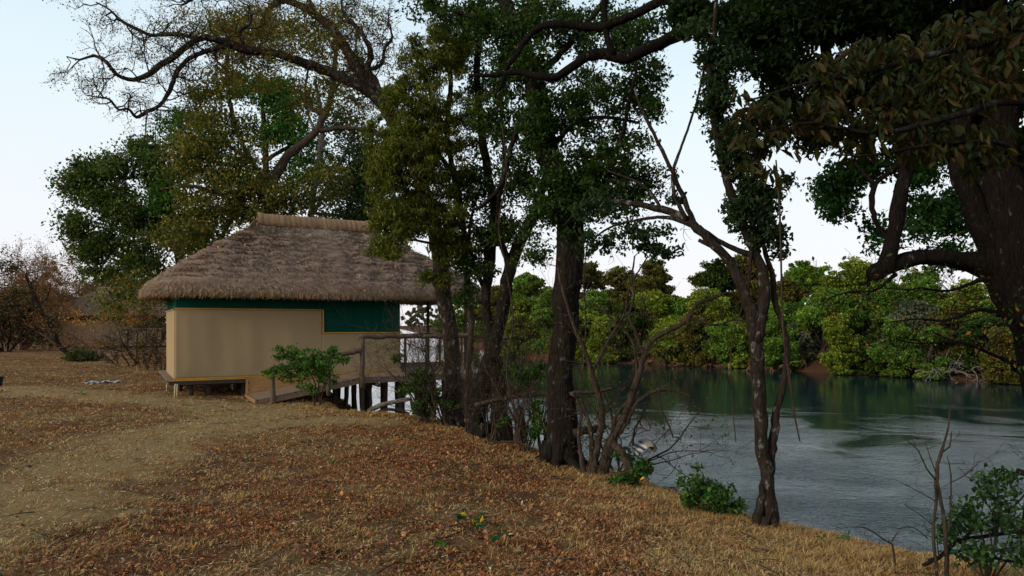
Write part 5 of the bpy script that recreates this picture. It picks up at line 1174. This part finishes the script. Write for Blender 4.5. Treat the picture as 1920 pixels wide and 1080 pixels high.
    i = np.arange(nc_ - 1)[:, None] * kk; j = np.arange(kk - 1)[None]
    q = np.stack([i + j, i + kk + j, i + kk + j + 1, i + j + 1], -1).reshape(-1, 4)
    cr = np.ones((nc_, kk, 3)) * np.array([.50, .28, .11]) * (1 + g.normal(0, .13, (nc_, 1, 1))); 
    cr[::4] *= .5; cr[:, 1] *= .72; cr[:, 5] *= .72
    cap = link('ridge_cap', raw_mesh('ridge_cap', Wc, 4, q.ravel(), cr.reshape(-1, 3)), M['thatch'], None, True)
    cap.modifiers.new('thick', 'SOLIDIFY').thickness = .03
    cap.parent = roof; cap.location = (0, 0, 0)
    return roof

def post(tubes_or_none, p, z1, r, name, m, parent, g, lean=.0, z0=None, sides=10):
    tb = Tubes(); zz0 = (zl(p[0], p[1]) - .12) if z0 is None else z0
    n = 7; zc = np.linspace(zz0, z1, n); dx = g.normal(0, lean, 2)
    pr = np.array([(p[0] + dx[0] * (z - z1) + g.normal(0, r * .08), p[1] + dx[1] * (z - z1) + g.normal(0, r * .08), z, r * g.uniform(.92, 1.08)) for z in zc])
    tb.add(pr, sides, .12, seed=int(g.integers(1e6))); o = tb.build(name, m, parent); return o

def hut_main():
    h = Hut((-7.91, 16.25), 60.5, 0); g = np.random.default_rng(77)
    root = tag(empty('thatched_hut', (*h.pt(2.8, 1.5, 0)[:2], 0)), 'thatched hut with beige and green canvas walls raised on short posts, nearest the camera', 'hut')
    Lw, D, zf, zt = 5.57, 3.1, .385, 2.62
    # platform
    mb = MB(); h.box(mb, -.10, Lw + .1, -.10, D + .25, .33, .37); h.box(mb, Lw + .1, 8.3, -.08, D + .25, .33, .37)
    mb.build('floor_platform', M['deck'], root)
    mb = MB(); h.box(mb, -.13, 1.52, -.13, -.03, .255, .365); h.box(mb, 1.52, 1.62, -.13, -.03, .25, .365); h.box(mb, -.13, -.05, -.03, D + .3, .26, .362)
    h.box(mb, .2, 5.5, D - .1, D, .2, .32); h.box(mb, .2, 5.5, .3, .4, .2, .32)
    mb.build('floor_beam', M['stilt'], root)
    mb = MB(); h.box(mb, -.14, 1.63, -.14, -.131, .346, .372); mb.build('edge_board', M['trim'], root)
    # side ledge board, sticking out left
    mb = MB(); h.slab(mb, -.16, -.0, .05, D + .9, .372, .374, .03); mb.build('ledge_board', M['deck'], root)
    # skirting planks
    for i in range(6):
        mb = MB(); z1 = .372 - i * .085; ta = 1.62 + (.02 if i % 2 else 0); tb_ = 4.4 - i * .42
        if tb_ > ta: h.box(mb, ta, tb_, -.125, -.095, z1 - .082, z1); mb.build('skirting_plank', M['plank'], root)
    mb = MB(); h.box(mb, 1.56, 1.62, -.14, -.085, -.1, .37); mb.build('skirting_post', M['plank'], root)
    # canvas walls: front beige panel, stepped
    def panel(t0, t1, z0, z1, n, name, m, seed, amp=.022):
        nx, nz = 70, 30; T, Z = np.meshgrid(np.linspace(t0, t1, nx), np.linspace(z0, z1, nz))
        edge = np.minimum(np.minimum(T - t0, t1 - T) * 4, np.minimum(Z - z0, z1 - Z) * 4).clip(0, 1)
        q = np.random.default_rng(seed); W = sum(np.sin(T * q.uniform(1, 6) + Z * q.uniform(-2, 2) + q.uniform(0, 6)) for _ in range(5)) / 5 * amp * edge + .15 * amp * np.sin(T * 13 + Z) * edge
        V = h.o + T[..., None] * h.d + (n + W)[..., None] * h.n + np.stack([0 * T, 0 * T, Z], -1)
        i = np.arange(nz - 1)[:, None] * nx; j = np.arange(nx - 1)[None]; idx = np.stack([i + j, i + j + 1, i + nx + j + 1, i + nx + j], -1).reshape(-1)
        o = link(name, raw_mesh(name, V.reshape(-1, 3), 4, idx), m, root, True); o.modifiers.new('thick', 'SOLIDIFY').thickness = .012; return o
    panel(0, 3.45, zf, 2.04, -.02, 'canvas_panel', M['beige'], 1); panel(3.45, Lw, zf, 1.46, -.02, 'canvas_panel', M['beige'], 2)
    o = panel(0.0, 3.45, 2.04, zt, .01, 'green_wall', M['green'], 3, .012); o = panel(3.45, Lw, 1.46, zt, .01, 'green_wall', M['green'], 4, .014)
    # green canvas seams
    mb = MB()
    for t, za in ((.45, 2.06), (1.1, 2.06), (1.9, 2.06), (2.8, 2.06), (3.30, 2.06), (4.25, 1.48), (4.75, 1.48), (4.98, 1.48), (5.3, 1.48)):
        mb = MB(); h.box(mb, t, t + .02, -.007, .004, za, zt); mb.build('canvas_seam', M['green'], root)

    # side and back walls
    mb = MB(); h.box(mb, -.008, .008, 0, D, zf, 2.02); h.box(mb, 0, Lw, D - .01, D + .01, zf, 2.02); h.box(mb, Lw - .012, Lw, 0.0, D, zf, 1.44); mb.build('side_wall', M['beige'], root)
    mb = MB(); h.box(mb, 0.0, .012, 0.02, D, 2.03, zt); h.box(mb, 0.02, Lw, D - .008, D + .004, 2.03, zt); h.box(mb, Lw - .010, Lw - .002, 0.02, D, 1.45, zt); mb.build('side_wall_top', M['green'], root)
    # trims
    for a in ((-.0, 3.47, 2.035, 2.062), (3.44, 3.475, 1.46, 2.034), (3.476, Lw + .01, 1.445, 1.472), (-.02, Lw + .02, .375, .405)):
        mb = MB(); h.box(mb, a[0], a[1], -.055, -.036, a[2], a[3]); mb.build('wall_trim', M['trim'], root)
    mb = MB(); h.box(mb, -.03, -.012, -.03, D, 2.01, 2.035); mb.build('wall_trim', M['beige'], root)
    # short posts under the floor
    for (t, n) in ((.35, .1), (.75, .15), (1.55, .1), (.2, 1.4), (.2, 2.7), (1.6, 1.5), (2.6, 1.2), (3.4, .1), (3.4, 1.6), (4.3, .1), (4.3, 1.6), (5.1, .1), (5.1, 1.6), (5.5, 3), (4.3, 3), (3, 3), (1.5, 3), (6.1, .1), (6.8, 1.4), (7.8, .1), (7.8, 1.6), (7.8, 3.1), (6.6, 3.1)):
        p = h.pt(t, n, 0); post(None, p, .33, .075, 'stilt', M['stilt'], root, g, .02)
    # roof
    make_roof(h, root, 4.0, 1.5, 4.65, 2.12, 1.5, 2.52, 4.58, shift=.35)
    # roof posts of the veranda
    for (t, n) in ((7.6, .1), (7.6, 2.9), (5.57, 3.0)):
        p = h.pt(t, n, 0); post(None, p, 2.75, .05, 'roof_post', M['stilt'], root, g, 0, .37)
    # waste pipe below floor
    tb = Tubes(); a, b_ = h.pt(.85, .6, .2), h.pt(1.62, .6, .19); tb.add(np.array([(*a, .02), (*b_, .02)]), 8); a, b_ = h.pt(1.35, .6, .3), h.pt(1.35, .6, .02); tb.add(np.array([(*a, .018), (*b_, .018)]), 8); tb.build('drain_pipe', M['white'], root)
    # stakes at the corner
    for i, (px, y0, y1, Y, lb) in enumerate(((328.5, 720, 748, 16.0, 'pale stake at the front left corner of the hut floor, left of a touching pair'), (332.5, 720, 746, 16.05, 'pale stake at the front left corner of the hut floor, right of a touching pair'), (313.5, 713, 736, 17.6, 'pale stake further back along the left side of the hut'))):
        a = P(px, y0, Y); b_ = P(px - 1.5, y1, Y); tb = Tubes(); tb.add(np.array([(*b_[:2], zl(b_[0], b_[1]) - .05, .014), (*a, .014)]), 6); tag(tb.build('stake', M['rope']), lb, 'stake', 'pale stakes at the hut corner')

    # ---------------- ramp and deck
    root = tag(empty('boardwalk', (*h.pt(4, -1.2, 0)[:2], 0)), 'wooden ramp and raised deck with log handrails running along the front of the thatched hut', 'boardwalk')
    N0, N1 = -1.62, -.16
    tA, zA, tB, zB = 1.60, -.03, 4.0, .385
    def zr(t): return zA + (zB - zA) * (t - tA) / (tB - tA) if t < tB else zB
    k = 0; t = tA
    mbp = MB()
    while t < 8.0:
        w_ = g.uniform(.125, .15); o0, o1 = g.uniform(0, .03), g.uniform(0, .03)
        h.slab(mbp, t, min(t + w_ - .012, 8.0), N0 + o0, N1 - o1, zr(t) + g.uniform(0, .004), zr(min(t + w_, 8)) + g.uniform(0, .004), .035); t += w_
    mbp.build('deck_boards', M['deck'], root)
    for n_, m_, nm in ((N0 - .015, M['deck'], 'side_beam'), (N1 - .06, M['stilt'], 'side_beam')):
        mb = MB(); h.slab(mb, tA - .03, tB, n_, n_ + .05, zr(tA) - .037, zB - .037, .10); h.slab(mb, tB, 7.95, n_, n_ + .05, zB - .037, zB - .037, .10); mb.build(nm, m_, root)
    mb = MB(); h.slab(mb, tA - .075, tA - .032, N0 - .02, N1, zA + .01, zA + .01, .09); mb.build('end_board', M['post_new'], root)
    mb = MB(); h.box(mb, 5.7, 8.0, 2.2, 2.26, .39, .50); mb.build('kick_board', M['deck'], root)
    mb = MB(); h.slab(mb, 5.68, 8.0, -.075, 2.9, .376, .376, .005); mb.build('veranda_boards', M['deck'], root)
    # cross logs
    for (t, n0, n1) in ((4.35, N0 - .2, .2), (5.5, N0 - .1, .1)):
        a, b_ = h.pt(t, n0, .2), h.pt(t + .2, n1, .2); tb = Tubes(); tb.add(catmull(np.array([(*a, .06), (*((a + b_) / 2 + [0, 0, .01]), .058), (*b_, .055)]), .2), 10, .15); tb.build('cross_log', M['stilt'], root)
    # stilts under the deck
    for i, (px, n) in enumerate(((545, -1.45), (560, -.4), (597, -1.4), (612, -.3), (628, -1.0), (651, -.5), (677, -1.45), (692, -.2), (722, -1.0), (746, -1.3), (757, -.2), (785, -1.3), (797, -.4), (812, -1.45), (832, -.3), (868, -1.5), (895, -1.1))):
        # find t so that the post projects at this column
        q = (px - 960) / F; A_ = h.o + h.n * n; t = (q * A_[1] - A_[0]) / (h.d[0] - q * h.d[1])
        p = h.pt(t, n, 0); post(None, p, zr(t) - .05, g.uniform(.06, .085), 'stilt', M['stilt'], root, g, .03)
    for px in (503, 519):
        q = (px - 960) / F; n = -1.5; A_ = h.o + h.n * n; t = (q * A_[1] - A_[0]) / (h.d[0] - q * h.d[1]); p = h.pt(t, n, 0); post(None, p, zr(t) - .04, .035, 'ramp_peg', M['post_new'], root, g, 0)
    # rails
    nr = N0 - .03
    def tt(px, n=nr):
        q = (px - 960) / F; A_ = h.o + h.n * n; return (q * A_[1] - A_[0]) / (h.d[0] - q * h.d[1])
    def railpost(px, z1, r, m, n=nr, dn=0.0):
        t = tt(px, n); p = h.pt(t, n + dn, 0); post(None, p, z1, r, 'rail_post', m, root, g, .0, zr(t) - .25)
    railpost(511, .62, .062, M['log']); railpost(616, .93, .062, M['log']); railpost(680, 1.34, .068, M['log'])
    railpost(800, 1.34, .045, M['stilt']); railpost(880, 1.34, .05, M['stilt'])
    for px in (760, 825, 866): railpost(px, 1.34, .045, M['post_new'], 2.0)
    def rail(pa, pb, ra_, rb_, name='handrail', m=None):
        n_ = 12; f = np.linspace(0, 1, n_)[:, None]; q = pa * (1 - f) + pb * f; q[1:-1] += g.normal(0, .008, (n_ - 2, 3)); rr = np.linspace(ra_, rb_, n_)[:, None]
        tb = Tubes(); tb.add(catmull(np.hstack([q, rr]), .1), 12, .15, seed=int(g.integers(1000))); tb.build(name, m or M['log'], root)
    rail(h.pt(tt(498), nr, .635), h.pt(tt(612), nr, .90), .055, .065); rail(h.pt(tt(618), nr, .89), h.pt(tt(678), nr, 1.06), .062, .07)
    rail(h.pt(tt(673), nr, 1.38), h.pt(tt(790), nr, 1.38), .062, .066); rail(h.pt(tt(790), nr, 1.375), h.pt(tt(888), nr, 1.38), .06, .065)
    rail(h.pt(5.75, 2.0, 1.36), h.pt(8.0, 2.0, 1.36), .05, .05)
    rail(h.pt(8.0, nr, 1.33), h.pt(8.0, 2.0, 1.33), .05, .05)

def hut_far():
    # same kind of cabin, 50 m away, partly hidden by bushes
    h = Hut(((112 - 960) / F * 50, 50), 60.5, 0); g = np.random.default_rng(78)
    z0 = zl(*h.pt(2, 1, 0)[:2]); root = tag(empty('far_cabin', (*h.pt(2.8, 1.5, 0)[:2], z0)), 'second thatched canvas cabin half hidden by bushes in the left background', 'cabin')
    Lw, D = 6.6, 3.1; zf = .36
    mb = MB(); h.box(mb, -.1, 8.6, -.1, D + .2, zf - .06, zf); mb.build('floor_platform', M['deck'], root)
    mb = MB(); h.box(mb, 0, 4.6, -.03, 0, zf, 2.02); h.box(mb, 4.6, Lw, -.03, 0, zf, 1.45); h.box(mb, -.03, 0, .0, D, zf, 2.0); h.box(mb, 0, Lw, D, D + .03, zf, 2.0); mb.build('canvas_wall', M['beige'], root)
    mb = MB(); h.box(mb, 0, 4.6, -.0, .03, 2.02, 2.6); h.box(mb, 4.6, Lw, 0, .03, 1.45, 2.6); mb.build('green_wall', M['green'], root)
    mb = MB(); h.box(mb, 0, Lw, -.06, -.032, zf - .03, zf + .03); h.box(mb, 2.2, 4.4, -.1, -.07, -.1, zf - .06); mb.build('wall_trim', M['trim'], root)
    mb = MB(); h.slab(mb, 2.2, 4.6, -1.4, -.2, 0, zf, .08); h.box(mb, 4.6, 9.0, -1.4, -.11, zf - .08, zf); mb.build('ramp', M['deck'], root)
    for t in (.4, 1.6, 3, 4.3, 5.5, 6.5, 7.6, 8.4):
        p = h.pt(t, .1, 0); post(None, p, zf - .06, .09, 'stilt', M['stilt'], root, g, .02)
        if t > 4:
            p = h.pt(t, -1.35, 0); post(None, p, zf + .9, .05, 'rail_post', M['stilt'], root, g, .0)
    a, b_ = h.pt(4.2, -1.35, zf + .92), h.pt(9, -1.35, zf + .92); tb = Tubes(); tb.add(np.array([(*a, .06), (*b_, .06)]), 8); tb.build('handrail', M['log'], root)
    make_roof(h, root, 4.1, 1.5, 4.9, 2.15, 1.7, 2.5, 4.5, nstraw=5000, seed=9)

# ------------------------------------------------------------------ small objects
def small_things():
    # striped folding chair on the bank by the water, seen from the side
    Y = 8.9
    root_p = P(1195, 880, Y); root = tag(empty('striped_chair', (root_p[0], root_p[1], zl(root_p[0], root_p[1]))), 'metal-legged garden chair draped with a black and white striped cushion at the water\'s edge', 'chair')
    metal = mat('chair_metal', (.33, .33, .35), .4, .5)[0]
    m, t, b = mat('striped_cushion', rough=.85)
    a = t.nodes.new('ShaderNodeAttribute'); a.attribute_name = 'col'; t.links.new(a.outputs['Color'], b.inputs['Base Color'])
    for x0, y0, x1, y1, dy in ((1222, 842, 1202, 882, -.1), (1217, 850, 1190, 888, -.12), (1204, 855, 1188, 886, .3), (1181, 858, 1174, 880, .3), (1190, 862, 1190, 874, -.12)):
        p, q = P(x0, y0, Y + dy), P(x1, y1, Y + dy); tb = Tubes(); tb.add(np.array([(*p, .010), (*q, .010)]), 8); tb.build('leg', metal, root)
    tb = Tubes()
    for dy in (-.12, .3):
        tb.add(catmull(pxl([(1174, 855, Y + dy, 1.5), (1190, 856, Y + dy, 1.5), (1206, 852, Y + dy, 1.5), (1217, 846, Y + dy, 1.5)]), .05), 6)
    tb.add(catmull(pxl([(1217, 846, Y - .12, 1.5), (1217, 846, Y + .3, 1.5)]), .05), 6); tb.build('frame', metal, root)
    path = np.array([P(*q, Y)[[0, 2]] for q in ((1172, 853), (1177, 843), (1183, 848), (1192, 848), (1202, 840), (1212, 833), (1221, 833), (1225, 838), (1221, 842))])
    pr = catmull(np.column_stack([path[:, 0], np.zeros(len(path)), path[:, 1], np.ones(len(path))]), .008)[:, [0, 2]]
    n = len(pr); wv = np.linspace(-.18, .34, 9); V = []; C = []; tk = .035
    tg = np.gradient(pr, axis=0); tg /= np.linalg.norm(tg, axis=1)[:, None]; nn = np.stack([-tg[:, 1], tg[:, 0]], -1)
    for s_ in (1, -1):
        for i in range(n):
            for k, w_ in enumerate(wv):
                e = tk * (1 - (abs(k - 4) / 4.2) ** 4); q = pr[i] + nn[i] * e * (1 if s_ > 0 else -.9)
                V.append((q[0], Y + w_, q[1]))
                fr = i / n; st = int(fr * 15 + k * .22) % 2
                C.append(((.48, .46, .42) if st else (.03, .026, .03)) if fr < .66 else ((.24, .20, .15) if fr < .8 else (.07, .05, .035)))
    I = []; nw = len(wv)
    for i in range(n - 1):
        for k in range(nw - 1):
            a0 = i * nw + k; I += [a0, a0 + 1, a0 + nw + 1, a0 + nw]; c0 = a0 + n * nw; I += [c0, c0 + nw, c0 + nw + 1, c0 + 1]
        for k in (0, nw - 1):
            a0 = i * nw + k; c0 = a0 + n * nw; I += [a0, a0 + nw, c0 + nw, c0]
    for i in (0, n - 1):
        for k in range(nw - 1):
            a0 = i * nw + k; c0 = a0 + n * nw; I += [a0, a0 + 1, c0 + 1, c0]
    link('cushion', raw_mesh('cushion', np.array(V), 4, np.array(I), np.array(C)), m, root, True)
    # dark rounded stone beside it
    def rock(name, lb, cat, px, py, Y, rx, rz, col, seed, m=None):
        g = np.random.default_rng(seed); b = P(px, py, Y); z0 = zl(b[0], b[1]); nu, nv = 20, 12
        u = np.linspace(0, 2 * math.pi, nu, endpoint=False); v = np.linspace(-1.2, math.pi / 2, nv); U, Vv = np.meshgrid(u, v)
        rr = 1 + .12 * np.sin(U * 3 + g.uniform(0, 6)) * np.cos(Vv) + .08 * np.sin(U * 5 + Vv * 4) + g.normal(0, .02, U.shape)
        W = np.stack([b[0] + np.cos(U) * np.cos(Vv) * rr * rx, b[1] + np.sin(U) * np.cos(Vv) * rr * rx, z0 + np.sin(Vv) * rr * rz + rz * .2], -1).reshape(-1, 3)
        i = np.arange(nv - 1)[:, None] * nu; j = np.arange(nu)[None]; j2 = (j + 1) % nu
        q = np.stack([i + j, i + j2, i + nu + j2, i + nu + j], -1).reshape(-1)
        if m is None:
            m, t, bb = mat(name, col, .8); nz = noise(t, 12, 5); r_ = ramp(t, nz.outputs[0], ((.3, tuple(c * .5 for c in col)), (.7, col))); t.links.new(r_.outputs[0], bb.inputs['Base Color']); bump(t, bb, nz.outputs[0], .5, .02)
        tag(link(name, raw_mesh(name, W, 4, q), m, None, True), lb, cat)
    rock('dark_stone', 'small purplish-dark stone on the bank edge right of the striped chair', 'stone', 1262, 897, 8.6, .07, .08, (.10, .09, .14), 3)
    # grey sheet lying on the ground at the left
    Y = 20.2; g = np.random.default_rng(9); nx, ny = 40, 12; cx = (193 - 960) / F * Y
    T, U = np.meshgrid(np.linspace(-1, 1, nx), np.linspace(-1, 1, ny)); X = cx + T * .37; Yc = Y + U * .22 + T * .1
    Z = zland(X, Yc) + .03 + .02 * np.sin(T * 7 + U * 2) + .015 * np.sin(T * 17) + .01 * g.random(T.shape)
    i = np.arange(ny - 1)[:, None] * nx; j = np.arange(nx - 1)[None]; q = np.stack([i + j, i + j + 1, i + nx + j + 1, i + nx + j], -1).reshape(-1)
    o = link('plastic_sheet', raw_mesh('plastic_sheet', np.stack([X, Yc, Z], -1).reshape(-1, 3), 4, q), mat('sheet', (.42, .47, .50), .35, .5)[0], None, True); o.modifiers.new('thick', 'SOLIDIFY').thickness = .008
    tag(o, 'crumpled pale grey sheet lying flat on the bare ground left of the hut', 'sheet')
    # black container just entering the frame on the left
    Y = 19.0; b = P(-8, 728, Y); z0 = zl(b[0], b[1]); tb = Tubes()
    tb.add(np.array([(b[0], b[1], z0 - .02, .13), (b[0], b[1], z0 + .05, .15), (b[0], b[1], z0 + .2, .17), (b[0], b[1], z0 + .24, .175), (b[0], b[1], z0 + .26, .19), (b[0], b[1], z0 + .275, .19)]), 20)
    bm = mat('black_plastic', (.012, .012, .014), .5)[0]
    rt = tag(empty('black_bucket', (b[0], b[1], z0)), 'black bucket cut off by the left edge of the frame', 'bucket'); tb.build('body', bm, rt)
    tb = Tubes(); an = np.linspace(0, math.pi, 14); tb.add(np.column_stack([b[0] + np.cos(an) * .19, np.full(14, b[1]) - .02 - np.sin(an) * .12, z0 + .26 + np.sin(an) * .02, np.full(14, .006)]), 5); tb.build('handle', bm, rt)

# ------------------------------------------------------------------ build
build_ground()
build_water()
build_cover()
hut_main()
hut_far()
near_trees()
right_trees()
back_trees()
left_background()
far_bank()
shrubs()
small_things()
